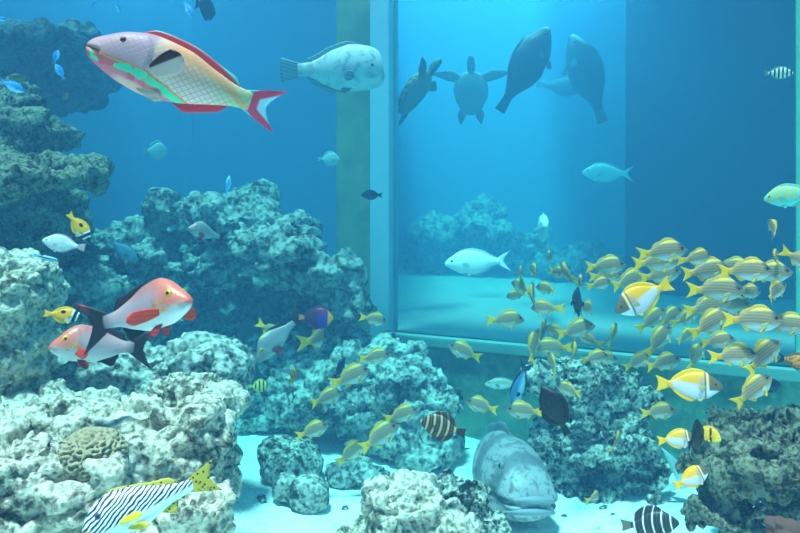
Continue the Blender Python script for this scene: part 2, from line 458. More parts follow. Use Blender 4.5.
class Kind:
    """shape of one kind of fish; lengths in units of the total length, head towards +x"""
    def __init__(s, top, bot, wid, xf=.5, xr=-.31, bend=0.0, nr=44, ns=26, sharp=1.0):
        s.top, s.bot, s.wid, s.xf, s.xr, s.bend, s.nr, s.ns, s.sharp = top, bot, wid, xf, xr, bend, nr, ns, sharp
    def x(s, t): return s.xf + (s.xr - s.xf) * t
    def t(s, x): return (s.xf - x) / (s.xf - s.xr)
    def z1(s, t): return interp(s.top, t)
    def z0(s, t): return interp(s.bot, t)
    def w(s, t): return interp(s.wid, t)
    def warp(s, v):
        x, y, z = v
        d = .2 - x
        if d > 0 and s.bend:
            y += s.bend * d * d
        return (x, y, z)
    def side(s, t, z):
        """half width of the body at station t and height z"""
        a, b = s.z0(t), s.z1(t)
        q = (z - (a + b) / 2) / max(1e-4, (b - a) / 2)
        return s.w(t) * max(0, 1 - q * q) ** .5

    def body(s, mouth=None, gill=None):
        vs, fs = [], []
        for i in range(s.nr + 1):
            t = (i / s.nr) ** 1.35
            a, b, w = s.z0(t), s.z1(t), s.w(t)
            zc, h = (a + b) / 2, (b - a) / 2
            for k in range(s.ns):
                an = 2 * math.pi * k / s.ns
                cz, sy = math.cos(an), math.sin(an)
                y = w * math.copysign(abs(sy) ** s.sharp, sy); z = zc + h * cz
                x = s.x(t)
                if mouth:           # a crease for the lips: (x end, z at snout, slope)
                    xe, zm, sl = mouth
                    if x > xe:
                        d = abs(z - (zm + sl * (x - s.xf)))
                        y *= 1 - .3 * max(0, 1 - d / .012)
                        y *= 1 + .12 * max(0, 1 - abs(d - .02) / .012)
                if gill:            # edge of the gill cover: x position, bulge
                    q = (z - zc) / max(h, 1e-4)
                    gx = gill + .05 * q * q
                    e = x - gx
                    if 0 <= e < .05: y *= 1 + .07 * (1 - e / .05)
                    elif -.02 < e < 0: y *= 1 - .04
                vs.append(s.warp((x, y, z)))
        for i in range(s.nr):
            for k in range(s.ns):
                k2 = (k + 1) % s.ns
                fs.append((i * s.ns + k, i * s.ns + k2, (i + 1) * s.ns + k2, (i + 1) * s.ns + k))
        fs.append(tuple(range(s.ns))); fs.append(tuple(range(s.nr * s.ns, (s.nr + 1) * s.ns)))
        return mesh('body', vs, fs)

    def grid(s, name, fn, nu, nv, th=.007, warp=True):
        """a fin: surface fn(u, v) -> point, v from root to edge, given a thickness that thins to the edge"""
        P = [[Vector(fn(u / nu, v / nv)) for u in range(nu + 1)] for v in range(nv + 1)]
        vs, fs = [], []
        W = nu + 1
        for sgn in (1, -1):
            for v in range(nv + 1):
                for u in range(nu + 1):
                    p = P[v][u]
                    pu = P[v][min(u + 1, nu)] - P[v][max(u - 1, 0)]
                    pv = P[min(v + 1, nv)][u] - P[max(v - 1, 0)][u]
                    n = pu.cross(pv)
                    n = n.normalized() if n.length > 1e-9 else Vector((0, 1, 0))
                    e = min(1, 6 * min(u, nu - u) / nu) * .8 + .2
                    q = p + n * (sgn * .5 * th * (1 - .8 * v / nv) * e + sgn * .0006 + (.0012 if u % 2 else -.0012) * (v > 0))
                    vs.append(s.warp(q) if warp else tuple(q))
        M = W * (nv + 1)
        for v in range(nv):
            for u in range(nu):
                a = v * W + u
                fs.append((a, a + 1, a + W + 1, a + W)); fs.append((M + a, M + a + W, M + a + W + 1, M + a + 1))
        for u in range(nu):
            fs.append((u, M + u, M + u + 1, u + 1)); a = nv * W + u; fs.append((a, a + 1, M + a + 1, M + a))
        for v in range(nv):
            a = v * W; fs.append((a, a + W, M + a + W, M + a)); a += nu; fs.append((a, M + a, M + a + W, a + W))
        return mesh(name, vs, fs)

    def ridge_fin(s, name, tab, lean=.5, below=False, jag=0.0, nu=22, sink=.012):
        t0, t1 = tab[0][0], tab[-1][0]
        def fn(u, v):
            t = t0 + (t1 - t0) * u
            h = interp(tab, t)
            if jag: h *= 1 - jag * (0.5 + .5 * math.cos(u * nu * math.pi))
            base = (s.z0(t) + sink) if below else (s.z1(t) - sink)
            z = base - v * (h + sink) if below else base + v * (h + sink)
            return (s.x(t) - lean * v * h, 0, z)
        return s.grid(name, fn, nu, 4)

    def tail(s, span, notch, xe=-.5, power=1.4, root=.05, up=1.0):
        hb = (s.z1(1) - s.z0(1)) / 2 * .95; zc = (s.z1(1) + s.z0(1)) / 2
        x0 = s.xr + root
        def fn(u, v):
            q = 2 * u - 1
            z_e = zc + q * span / 2 * (up if q > 0 else 1)
            x_e = xe + notch * (1 - abs(q) ** power)
            z_b = zc + q * hb
            k = v ** .8
            # lobes sweep outwards
            return (x0 + (x_e - x0) * v, 0, z_b + (z_e - z_b) * (k * .35 + v * .65))
        return s.grid('tail_fin', fn, 20, 6)

    def paddle(s, name, t, z, length, width, dirv, up, side, flare=1.0, th=.006):
        """a paired fin: rooted on the flank at station t, height z; dirv is where it points for the +y side"""
        y = s.side(t, z) * .93
        d = Vector((dirv[0], dirv[1] * side, dirv[2])).normalized()
        e = Vector((up[0], up[1] * side, up[2])); e = (e - d * e.dot(d)).normalized()
        c = Vector((s.x(t), y * side, z))
        def fn(u, v):
            q = u - .5
            wd = width * (.38 + .62 * math.sin(min(1, v * 1.15) * math.pi * .5) ** flare)
            ln = length * (1 - .9 * abs(q) ** 2.2) if v > 0 else 0
            return c + d * (v * ln - .01) + e * (q * wd)
        return s.grid(name, fn, 12, 6, th=th)

def sphere_mesh(name, c, r, seg=16, flat=1.0):
    bm = bmesh.new(); bmesh.ops.create_uvsphere(bm, u_segments=seg, v_segments=seg // 2 + 1, radius=1)
    for v in bm.verts: v.co = Vector((c[0] + v.co.x * r, c[1] + v.co.y * r * flat, c[2] + v.co.z * r))
    me = bpy.data.meshes.new(name); bm.to_mesh(me); bm.free()
    me.polygons.foreach_set('use_smooth', [True] * len(me.polygons))
    return me

M_PUPIL = plain('black_pupil', (6, 6, 10), .15, .6)
PROTO = {}
def make_fish(name, key, K, bodymat, parts, eye=None):
    """parts: list of (mesh, material); eye: (t, z, r, iris material, with pupil)"""
    root = bpy.data.objects.new(name, None); COL.objects.link(root); root.empty_display_size = .1
    link('body', K.body(*parts[0]) if isinstance(parts[0], tuple) and not isinstance(parts[0][0], bpy.types.Mesh) else K.body(), bodymat, root)
    for p in parts:
        if isinstance(p[0], bpy.types.Mesh):
            link(p[0].name.split('.')[0], p[0], p[1], root)
    if eye:
        t, z, r, im, pup = eye
        for sd in (1, -1):
            y = K.side(t, z)
            c = K.warp((K.x(t), sd * (y - r * .28), z))
            e = link('eye', sphere_mesh('eye', c, r, 14, .62), im, root)
            if pup:
                c2 = K.warp((K.x(t) + r * .06, sd * (y + r * .08), z))
                link('pupil', sphere_mesh('pupil', c2, r * .56, 12, .6), M_PUPIL, e)
    PROTO[key] = [root, False]
    return root

def swim(key, px, py, ln, Y, yaw=0, pitch=0, roll=0, label='', cat='fish', group=None):
    """put a fish of a kind at distance Y, seen at (px, py), ln = its true length in picture pixels"""
    ent = PROTO[key]
    if ent[1]: o = copy_tree(ent[0])
    else: o = ent[0]; ent[1] = True
    k = (px - 400) / F
    roll += -.85 * math.degrees(math.atan((py - HOR) / F)) * math.cos(R(yaw))
    o.location = at(px, py, Y)
    sc = ln * Y / F
    o.scale = (sc, sc, sc * (1.16 if key.startswith('snap') else 1.0))
    o.rotation_euler = (R(roll), R(-pitch), R(yaw) - math.atan(k))
    for kx in ('label', 'category', 'group'):
        if kx in o: del o[kx]
    tag(o, label, cat, group)
    return o

# ---- 1 bluestripe-type snapper --------------------------------------------
def snapper(key, bend):
    K = Kind([(0, .0), (.03, .026), (.12, .098), (.26, .172), (.42, .194), (.62, .158), (.85, .070), (1, .046)],
             [(0, -.022), (.04, -.05), (.14, -.10), (.3, -.158), (.45, -.172), (.65, -.138), (.86, -.064), (1, -.046)],
             [(0, .008), (.05, .03), (.2, .066), (.4, .074), (.7, .045), (1, .014)], bend=bend, nr=30, ns=20)
    p = [(K.tail(.27, .085), M_SN_TAIL),
         (K.ridge_fin('dorsal_fin', [(.24, .01), (.32, .05), (.5, .05), (.62, .035), (.75, .05), (.86, .012)], .5, jag=.15), M_SN_DORS),
         (K.ridge_fin('anal_fin', [(.64, .005), (.70, .05), (.84, .01)], .5, True, nu=10), M_SN_TAIL),
         (K.paddle('pectoral_fin', .3, -.045, .16, .06, (-1, .45, -.35), (0, 0, 1), 1), M_SN_PECT),
         (K.paddle('pectoral_fin', .3, -.045, .16, .06, (-1, .45, -.35), (0, 0, 1), -1), M_SN_PECT),
         (K.paddle('pelvic_fin', .36, -.115, .13, .05, (-1, .35, -.8), (1, 0, -.3), 1), M_SN_TAIL),
         (K.paddle('pelvic_fin', .36, -.115, .13, .05, (-1, .35, -.8), (1, 0, -.3), -1), M_SN_TAIL)]
    return make_fish('snapper', key, K, M_SN, p, (.135, .03, .03, M_SN_EYE, False))
def snapper_mat(name, up, stripe, belly, z_off):
    m = Mat(name, .42, .4)
    x, y, z = m.xyz()
    zc = m.add(z, m.mul(m.op('MULTIPLY', x, x), .25))
    u = m.op('FRACT', m.mad(zc, 22.0, z_off))
    st = m.mul(m.band(u, .38, .62, .08), m.band(zc, -.05, .135, .02))
    c = m.mix(m.ss(z, -.115, -.02), lin(*belly), lin(*up))
    c = m.mix(m.mul(st, .95), c, lin(*stripe))
    c = m.mix(m.ss(z, .115, .16), c, lin(222, 170, 30))
    c = m.mix(m.ss(x, -.16, -.3), c, lin(250, 168, 8))
    # smoky patch over the eye and nape
    c = m.mix(m.mul(m.ss(x, .3, .38), m.mul(m.ss(z, -.01, .03), .7)), c, lin(54, 50, 60))
    m.bump(m.voro(70), .25, .004)
    return m.color(c)
M_SN = snapper_mat('snapper_skin', (140, 116, 104), (200, 150, 44), (214, 204, 200), .35)
def finm(name, a, b, scale=30):
    m = Mat(name, .5, .3)
    x, y, z = m.xyz()
    r = m.op('SINE', m.mul(m.add(z, m.mul(x, .3)), scale * 6))
    return m.color(m.mix(m.ss(r, -1, 1), lin(*a), lin(*b)))
M_SN_TAIL = finm('snapper_yellow_fin', (250, 172, 4), (252, 190, 26))
M_SN_DORS = finm('snapper_dorsal_fin', (226, 156, 30), (220, 172, 90))
M_SN_PECT = finm('snapper_pale_fin', (176, 160, 110), (196, 182, 130))
M_SN_EYE = plain('dark_eye', (16, 16, 22), .2, .6)
snapper('snap', .22); snapper('snap2', -.25); snapper('snap3', .75); snapper('snap4', -.8)

# ---- 2 humpback red snapper --------------------------------------------------
def red_mats():
    m = Mat('red_snapper_skin', .4, .4)
    x, y, z = m.xyz()
    nz = m.noise(7, 4)
    zz = m.mad(m.add(nz, -.5), .05, z)
    c = m.mix(m.ss(zz, -.13, .0), lin(218, 212, 210), lin(176, 144, 150))
    c = m.mix(m.ss(zz, .05, .17), c, lin(184, 108, 98))
    head = m.mul(m.ss(x, .16, .36), m.ss(zz, -.08, .01))
    c = m.mix(head, c, lin(214, 108, 84))
    c = m.mix(m.ss(m.add(x, m.mul(z, .25)), .45, .50), c, lin(222, 88, 56))
    bar = m.mul(m.band(x, .20, .36, .03), m.mul(m.band(zz, -.07, .015, .015), m.ss(m.noise(22, 2), .45, .6)))
    c = m.mix(bar, c, lin(214, 140, 30))
    c = m.mix(m.ss(x, -.2, -.3), c, lin(120, 108, 108))
    m.bump(m.voro(60), .25, .003)
    return m.color(c)
M_RED = red_mats()
def red_tail():
    m = Mat('black_tail_red_tip', .5)
    x, y, z = m.xyz()
    return m.color(m.mix(m.mul(m.ss(z, .06, .13), m.ss(x, -.40, -.47)), lin(30, 22, 26), lin(150, 42, 26)))
M_RTAIL = red_tail()
M_RBLK = plain('blackish_fin', (34, 24, 28)); M_RPEC = finm('scarlet_fin', (236, 50, 16), (240, 70, 36)); M_RPEL = finm('dark_red_fin', (140, 30, 34), (165, 52, 50))
M_RPEC2 = finm('maroon_fin', (130, 40, 40), (150, 60, 56))
M_GOLD = plain('golden_iris', (236, 176, 20), .25, .5)
def red_snapper(key, bend, pec, pecdir, skin=None, plen=.19):
    K = Kind([(0, -.03), (.02, .0), (.1, .07), (.22, .165), (.34, .205), (.5, .19), (.72, .115), (.9, .062), (1, .055)],
             [(0, -.06), (.03, -.085), (.12, -.125), (.3, -.165), (.5, -.165), (.7, -.12), (.88, -.06), (1, -.05)],
             [(0, .02), (.05, .05), (.2, .092), (.4, .1), (.7, .055), (1, .018)], bend=bend, nr=44, ns=28)
    mo = (.42, -.055, .25)
    p = [(mo, .22), (K.tail(.42, .10, power=1.3), M_RTAIL),
         (K.ridge_fin('dorsal_fin', [(.46, .006), (.56, .03), (.68, .045), (.8, .06), (.88, .01)], .7, jag=.1), M_RBLK),
         (K.ridge_fin('anal_fin', [(.6, .005), (.70, .075), (.82, .01)], .7, True, nu=12), M_RBLK),
         (K.paddle('pectoral_fin', .30, -.06, plen, .10, pecdir, (.3, 0, 1), 1, .8), pec),
         (K.paddle('pectoral_fin', .30, -.06, plen, .10, pecdir, (.3, 0, 1), -1, .8), pec),
         (K.paddle('pelvic_fin', .36, -.145, .13, .07, (-1, .25, -.75), (1, 0, -.2), 1), M_RPEL),
         (K.paddle('pelvic_fin', .36, -.145, .13, .07, (-1, .25, -.75), (1, 0, -.2), -1), M_RPEL)]
    return make_fish('red_snapper', key, K, skin or M_RED, p, (.17, .052, .032, M_GOLD, True))
red_snapper('red', -.35, M_RPEC, (-.2, 1, -.14), plen=.30)
red_snapper('red2', .2, M_RPEC, (-1, .35, -.35), plen=.14)
def grey_skin():
    m = Mat('grey_snapper_skin', .4, .4)
    x, y, z = m.xyz()
    c = m.mix(m.ss(z, -.14, .1), lin(176, 172, 170), lin(132, 126, 130))
    c = m.mix(m.ss(x, .3, .45), c, lin(156, 132, 122))
    c = m.mix(m.ss(z, .16, .21), c, lin(214, 190, 70))
    m.bump(m.voro(60), .25, .003)
    return m.color(c)
red_snapper('grey', .2, M_RPEC2, (-1, .3, -.6), grey_skin(), .18)

# ---- 3 parrotfish ---------------------------------------------------------------
def parrot():
    K = Kind([(0, .005), (.015, .026), (.08, .066), (.2, .122), (.36, .152), (.55, .14), (.75, .088), (.92, .052), (1, .048)],
             [(0, -.032), (.02, -.06), (.1, -.095), (.25, -.137), (.4, -.154), (.58, -.135), (.78, -.085), (.92, -.054), (1, -.048)],
             [(0, .022), (.04, .046), (.15, .074), (.35, .086), (.6, .068), (.85, .032), (1, .018)], bend=-.28, nr=60, ns=36, xr=-.33)
    m = Mat('parrotfish_skin', .5, .3)
    x, y, z = m.xyz()
    nz = m.noise(16, 3)
    zz = m.mad(m.add(nz, -.5), .03, z)
    # scales: overlapping diamond net along the flank
    sx = m.mul(x, 52.0); sz = m.mul(z, 62.0)
    a1 = m.op('ABSOLUTE', m.op('SINE', m.mul(m.add(sx, sz), 1.5708)))
    a2 = m.op('ABSOLUTE', m.op('SINE', m.mul(m.add(sx, m.mul(sz, -1)), 1.5708)))
    net = m.ss(m.op('MINIMUM', a1, a2), .34, .10)
    flank = m.mix(m.ss(z, -.05, .05), lin(214, 188, 180), lin(200, 172, 146))
    flank = m.mix(m.ss(x, -.1, -.28), flank, lin(150, 190, 140))
    flank = m.mix(m.ss(x, .12, .22), flank, lin(176, 160, 158))
    flank = m.mix(m.mul(net, m.ss(x, .19, .02, 0, .85)), flank, lin(222, 116, 104))
    back = m.band(m.add(z, m.mul(m.op('MULTIPLY', m.add(x, -.18), m.add(x, -.18)), .66)), .098, .145, .012)
    flank = m.mix(m.mul(back, m.ss(x, .16, .08)), flank, lin(202, 152, 108))
    headc = m.mix(m.ss(zz, -.03, .08), lin(170, 142, 150), lin(150, 128, 142))
    c = m.mix(m.ss(x, .175, .205), flank, headc)
    # lower face: orange line, green band, pink patches
    line = m.add(m.mad(x, .06, -.045), m.mul(m.op('MAXIMUM', m.mad(x, -1, .2), 0.0), -.3))
    dz = m.add(zz, m.mul(line, -1))
    front = m.ss(x, -.12, -.06)
    c = m.mix(m.mul(front, m.ss(dz, .012, .004)), c, lin(226, 120, 80))
    c = m.mix(m.mul(front, m.ss(dz, .0, -.006)), c, lin(66, 196, 150))
    pk = m.ss(m.add(dz, m.mad(m.noise(13, 2), .07, -.03)), -.035, -.045)
    c = m.mix(m.mul(m.ss(x, -.06, .0), pk), c, lin(216, 108, 122))
    pt = m.mul(m.ss(m.noise(15, 1, .4), .52, .56), m.mul(m.ss(dz, .0, -.012), m.ss(x, .14, .22)))
    c = m.mix(m.mul(pt, .9), c, lin(222, 76, 92))
    c = m.mix(m.mul(m.ss(dz, -.065, -.085), m.ss(x, .36, .3)), c, lin(226, 160, 150))
    c = m.mix(m.mul(m.band(z, -.018, -.012, .003), m.ss(x, .425, .445)), c, lin(60, 36, 44))
    m.bump(m.add(m.mul(net, -.6), m.mul(nz, .3)), .3, .004)
    skin = m.color(c)
    t = Mat('parrotfish_tail', .45)
    x, y, z = t.xyz()
    az = t.op('ABSOLUTE', z)
    mid = t.mul(t.ss(x, -.362, -.380), t.ss(t.add(az, t.mul(t.add(x, .4), .6)), .052, .036))
    tc = t.mix(mid, lin(226, 62, 96), lin(160, 206, 222))
    tc = t.mix(t.ss(t.add(az, t.mul(t.add(x, .35), .62)), .062, .072), tc, lin(90, 196, 190))
    tailm = t.color(tc)
    d = Mat('parrotfish_dorsal_fin', .45)
    x, y, z = d.xyz()
    arch = d.add(z, d.mul(d.op('MULTIPLY', d.add(x, -.14), d.add(x, -.14)), .78))
    dm = d.color(d.mix(d.ss(arch, .172, .180), lin(216, 70, 76), lin(110, 190, 180)))
    an = Mat('parrotfish_anal_fin', .45)
    x, y, z = an.xyz()
    am = an.color(an.mix(an.ss(an.add(z, an.mul(x, .38)), -.188, -.180), lin(120, 200, 196), lin(222, 46, 62)))
    pf = Mat('parrotfish_pectoral_fin', .45)
    x, y, z = pf.xyz()
    pm = pf.color(pf.mix(pf.ss(pf.add(pf.mul(z, .75), pf.mul(x, .66)), .104, .116), lin(206, 170, 160), lin(64, 24, 34)))
    p = [((.43, -.016, .05), .19), (K.tail(.24, .085, power=1.5), tailm),
         (K.ridge_fin('dorsal_fin', [(.28, .004), (.34, .026), (.6, .03), (.84, .032), (.9, .006)], .5, nu=30), dm),
         (K.ridge_fin('anal_fin', [(.56, .004), (.62, .04), (.8, .034), (.87, .006)], .5, True), am),
         (K.paddle('pectoral_fin', .40, -.03, .19, .12, (-.62, .26, .62), (.75, 0, .6), 1, .8), pm),
         (K.paddle('pectoral_fin', .40, -.03, .19, .12, (-.62, .26, .62), (.75, 0, .6), -1, .8), pm),
         (K.paddle('pelvic_fin', .36, -.125, .13, .05, (-1, .25, -.12), (0, 0, 1), 1), finm('parrotfish_pelvic_fin', (226, 176, 150), (230, 196, 180))),
         (K.paddle('pelvic_fin', .36, -.125, .13, .05, (-1, .25, -.12), (0, 0, 1), -1), finm('parrotfish_pelvic_fin', (226, 176, 150), (230, 196, 180)))]
    return make_fish('parrotfish', 'parrot', K, skin, p, (.19, .072, .017, plain('parrotfish_iris', (110, 70, 70), .3), True))
parrot()

# ---- 4 humphead and other large or oval fish -------------------------------
def pale_skin(name, top, mid, bot, mott=.0, dark=(60, 80, 90), scale=9, bars=None):
    m = Mat(name, .5, .3)
    x, y, z = m.xyz()
    c = m.mix(m.ss(z, -.12, .0), lin(*bot), lin(*mid))
    c = m.mix(m.ss(z, .02, .14), c, lin(*top))
    n = m.noise(scale, 5, .65)
    if mott:
        c = m.mix(m.mul(m.ss(n, .48, .62), mott), c, lin(*dark))
    if bars:
        w_ = m.op('SINE', m.mad(m.add(x, m.mul(n, .05)), bars, 0.6))
        c = m.mix(m.mul(m.ss(w_, .1, .8), m.ss(z, -.12, .0, .15, .75)), c, lin(*dark))
    m.bump(n, .3, .006)
    return m.color(c)

def humphead():
    K = Kind([(0, -.02), (.015, .05), (.04, .14), (.10, .205), (.2, .235), (.36, .25), (.58, .20), (.85, .08), (1, .06)],
             [(0, -.09), (.03, -.14), (.12, -.18), (.3, -.205), (.5, -.20), (.7, -.14), (.88, -.07), (1, -.06)],
             [(0, .035), (.06, .07), (.2, .10), (.45, .105), (.7, .06), (1, .022)], nr=44, ns=26, xr=-.34, bend=.15)
    sk = pale_skin('humphead_skin', (206, 204, 204), (186, 188, 190), (200, 202, 202), .6, (116, 126, 134), 12)
    fm = finm('humphead_fin', (95, 120, 130), (120, 145, 155))
    p = [((.42, -.075, .1), .2), (K.tail(.24, -.01, power=2), fm),
         (K.ridge_fin('dorsal_fin', [(.3, .005), (.4, .03), (.7, .035), (.85, .04), (.9, .01)], .6), fm),
         (K.ridge_fin('anal_fin', [(.5, .005), (.6, .04), (.8, .04), (.88, .01)], .6, True), fm),
         (K.paddle('pectoral_fin', .34, -.04, .14, .1, (-1, .5, -.2), (0, 0, 1), 1), fm), (K.paddle('pectoral_fin', .34, -.04, .14, .1, (-1, .5, -.2), (0, 0, 1), -1), fm),
         (K.paddle('pelvic_fin', .4, -.17, .11, .06, (-1, .2, -.4), (1, 0, 0), 1), fm), (K.paddle('pelvic_fin', .4, -.17, .11, .06, (-1, .2, -.4), (1, 0, 0), -1), fm)]
    return make_fish('humphead_fish', 'humphead', K, sk, p, (.15, .045, .016, M_SN_EYE, False))
humphead()

def grouper():
    K = Kind([(0, -.05), (.015, .0), (.06, .045), (.15, .105), (.3, .165), (.45, .18), (.65, .15), (.88, .085), (1, .07)],
             [(0, -.10), (.02, -.135), (.1, -.165), (.25, -.19), (.45, -.185), (.65, -.14), (.88, -.08), (1, -.07)],
             [(0, .085), (.03, .115), (.1, .135), (.25, .155), (.45, .15), (.7, .085), (1, .03)], nr=60, ns=40, bend=.35, xr=-.34)
    sk = pale_skin('grouper_skin', (140, 142, 142), (158, 160, 160), (176, 178, 176), .8, (84, 92, 96), 24, 34)
    fm = pale_skin('grouper_fin', (110, 122, 128), (120, 132, 138), (130, 140, 146), .4, (70, 80, 86), 14)
    lip = plain('grouper_lip', (140, 150, 156), .6)
    # thick lips: two bands round the wide mouth
    def lips(z, dz, name):
        vs, fs = [], []; n, k = 26, 10
        for i in range(n + 1):
            a = (i / n - .5) * math.pi * 1.02
            cx = K.xf - .075 + .088 * math.cos(a); cy = .118 * math.sin(a)
            cz = z - .028 * (1 - math.cos(a)) 
            r = .021 * (1 - .55 * abs(i / n - .5) * 2)
            for j in range(k):
                b = 2 * math.pi * j / k
                vs.append((cx + r * math.cos(b) * math.cos(a), cy + r * math.cos(b) * math.sin(a), cz + dz + r * .8 * math.sin(b)))
        for i in range(n):
            for j in range(k):
                fs.append((i * k + j, i * k + (j + 1) % k, (i + 1) * k + (j + 1) % k, (i + 1) * k + j))
        fs.append(tuple(range(k))); fs.append(tuple(range(n * k, n * k + k)))
        return mesh(name, vs, fs)
    p = [((.30, -.075, -.1), .13), (K.tail(.26, -.02, power=2), fm),
         (K.ridge_fin('dorsal_fin', [(.34, .005), (.42, .045), (.62, .04), (.8, .06), (.9, .01)], .6, jag=.12), fm),
         (K.ridge_fin('anal_fin', [(.66, .005), (.74, .06), (.86, .01)], .6, True), fm),
         (K.paddle('pectoral_fin', .36, -.10, .15, .13, (-.8, .75, -.35), (0, 0, 1), 1), fm), (K.paddle('pectoral_fin', .36, -.10, .15, .13, (-.8, .75, -.35), (0, 0, 1), -1), fm),
         (K.paddle('pelvic_fin', .36, -.17, .11, .07, (-1, .4, -.3), (1, 0, 0), 1), fm), (K.paddle('pelvic_fin', .36, -.17, .11, .07, (-1, .4, -.3), (1, 0, 0), -1), fm),
         (lips(-.06, .012, 'upper_lip'), lip), (lips(-.085, -.012, 'lower_lip'), lip)]
    return make_fish('grouper', 'grouper', K, sk, p, (.17, .062, .022, plain('grouper_iris', (120, 128, 126), .3), True))
grouper()

def oval(key, name, skin, finmat, tailmat=None, deep=.2, wid=.06, tail=(.24, .06), eye=None, dors=.05, xr=-.33, bend=.1, pect=None, snout=.03, nr=26, ns=18, an=None, pelv=True, lean=.6):
    """a generic laterally flat fish, deep = half height of the body"""
    K = Kind([(0, snout * .4), (.03, snout * .4 + deep * .16), (.13, deep * .55), (.3, deep * .95), (.45, deep), (.65, deep * .82), (.88, deep * .33), (1, .045)],
             [(0, -snout), (.04, -snout - deep * .12), (.14, -deep * .55), (.32, -deep * .93), (.48, -deep * .98), (.66, -deep * .8), (.88, -deep * .32), (1, -.045)],
             [(0, .012), (.06, wid * .5), (.22, wid * .92), (.42, wid), (.7, wid * .62), (1, .014)], nr=nr, ns=ns, bend=bend, xr=xr)
    an = an if an is not None else dors
    p = [(K.tail(*tail), tailmat or finmat),
         (K.ridge_fin('dorsal_fin', [(.26, .005), (.36, dors * .8), (.6, dors), (.82, dors * .9), (.93, .008)], lean), finmat),
         (K.ridge_fin('anal_fin', [(.46, .005), (.56, an), (.8, an * .9), (.92, .008)], lean, True, nu=14), finmat)]
    pm = pect or finmat
    p += [(K.paddle('pectoral_fin', .32, -.02, .13, .07, (-1, .5, -.25), (0, 0, 1), sd), pm) for sd in (1, -1)]
    if pelv: p += [(K.paddle('pelvic_fin', .36, -deep * .85, .1, .05, (-1, .3, -.7), (1, 0, -.3), sd), pm) for sd in (1, -1)]
    return make_fish(name, key, K, skin, p, (.13, .03, .02, eye or M_SN_EYE, False))

# white and yellow rabbitfish-like fish: yellow back, white belly, brown banded face
def yb_mat(name, brown=(116, 92, 70)):
    m = Mat(name, .42, .4)
    x, y, z = m.xyz()
    zz = m.add(z, m.mul(x, .12))
    c = m.mix(m.ss(zz, .0, .07), lin(218, 194, 204), lin(255, 168, 4))
    c = m.mix(m.ss(x, -.2, -.28), c, lin(255, 170, 4))
    c = m.mix(m.mul(m.band(x, .15, .24, .05), m.band(z, -.04, .12, .04)), c, lin(196, 150, 130))
    c = m.mix(m.ss(x, .28, .31), c, lin(*brown))
    c = m.mix(m.mul(m.band(x, .265, .28, .006), .75), c, lin(236, 230, 224))
    c = m.mix(m.band(x, .225, .25, .01), c, lin(130, 100, 80))
    c = m.mix(m.mul(m.ss(x, .28, .3), m.ss(z, -.05, -.08)), c, lin(225, 225, 225))
    m.bump(m.voro(60), .2, .003)
    return m.color(c)
M_YB = yb_mat('yellow_back_skin'); M_YBF = finm('bright_yellow_fin', (255, 170, 3), (255, 188, 22))
oval('yb', 'rabbitfish', M_YB, M_YBF, deep=.215, wid=.06, tail=(.26, .04), dors=.05, pect=M_SN_PECT, nr=36, ns=24)

# foxface: yellow, black spot, black and white face
def fox():
    m = Mat('foxface_skin', .42, .4)
    x, y, z = m.xyz()
    c = m.mix(m.ss(m.noise(8, 2), .3, .7), lin(250, 158, 2), lin(255, 172, 6))
    sp = m.add(m.op('POWER', m.mul(m.add(x, -.0), 16), 2), m.op('POWER', m.mul(m.add(z, -.085), 22), 2))
    c = m.mix(m.ss(sp, 1.4, .8), c, lin(26, 20, 22))
    xs = m.add(x, m.mul(z, -.25))
    c = m.mix(m.ss(xs, .2, .215), c, lin(238, 240, 240))
    c = m.mix(m.band(xs, .255, .345, .01), c, lin(18, 22, 40))
    c = m.mix(m.ss(xs, .385, .40), c, lin(18, 22, 40))
    c = m.mix(m.mul(m.band(xs, .10, .22, .03), m.ss(z, -.06, -.11)), c, lin(235, 236, 236))
    return m.color(c)
oval('fox', 'foxface', fox(), finm('foxface_fin', (255, 168, 4), (255, 186, 24)), deep=.185, wid=.06, tail=(.2, .05), dors=.055, snout=.02, nr=36, ns=22)

# sailfin tang: dark brown, pale bars
def sail(name, dark, pale, n, wide=.5, thin=.35):
    m = Mat(name, .45, .35)
    x, y, z = m.xyz()
    xs = m.add(x, m.mul(m.op('MULTIPLY', z, z), -.9))
    s_ = m.op('SINE', m.mul(xs, n))
    c = m.mix(m.ss(s_, wide, wide + .35), lin(*dark), lin(*pale))
    fine = m.op('SINE', m.mul(xs, n * 3))
    c = m.mix(m.mul(m.ss(fine, .5, 1), thin), c, lin(*pale))
    return m.color(c)
oval('tang', 'sailfin_tang', sail('tang_skin', (46, 34, 26), (168, 150, 112), 42), sail('tang_fin', (36, 26, 20), (100, 84, 60), 42), plain('tang_tail', (44, 34, 30)), deep=.23, wid=.055, tail=(.2, .02), dors=.09, nr=34, ns=22, bend=.05)
oval('tang2', 'sailfin_tang', sail('tang_skin_bold', (40, 34, 36), (238, 230, 214), 40, .72, .06), sail('tang_fin_bold', (40, 34, 38), (220, 210, 196), 40, .74, .06), plain('tang_tail_pale', (110, 100, 84)), deep=.21, wid=.055, tail=(.2, .02), dors=.11, nr=34, ns=22, bend=.05)
oval('darktang', 'dark_tang', sail('dark_tang_skin', (12, 9, 12), (30, 22, 26), 60, .3), plain('dark_tang_fin', (10, 8, 10)), deep=.23, wid=.055, tail=(.16, .02), dors=.07, nr=30, ns=20, bend=0)

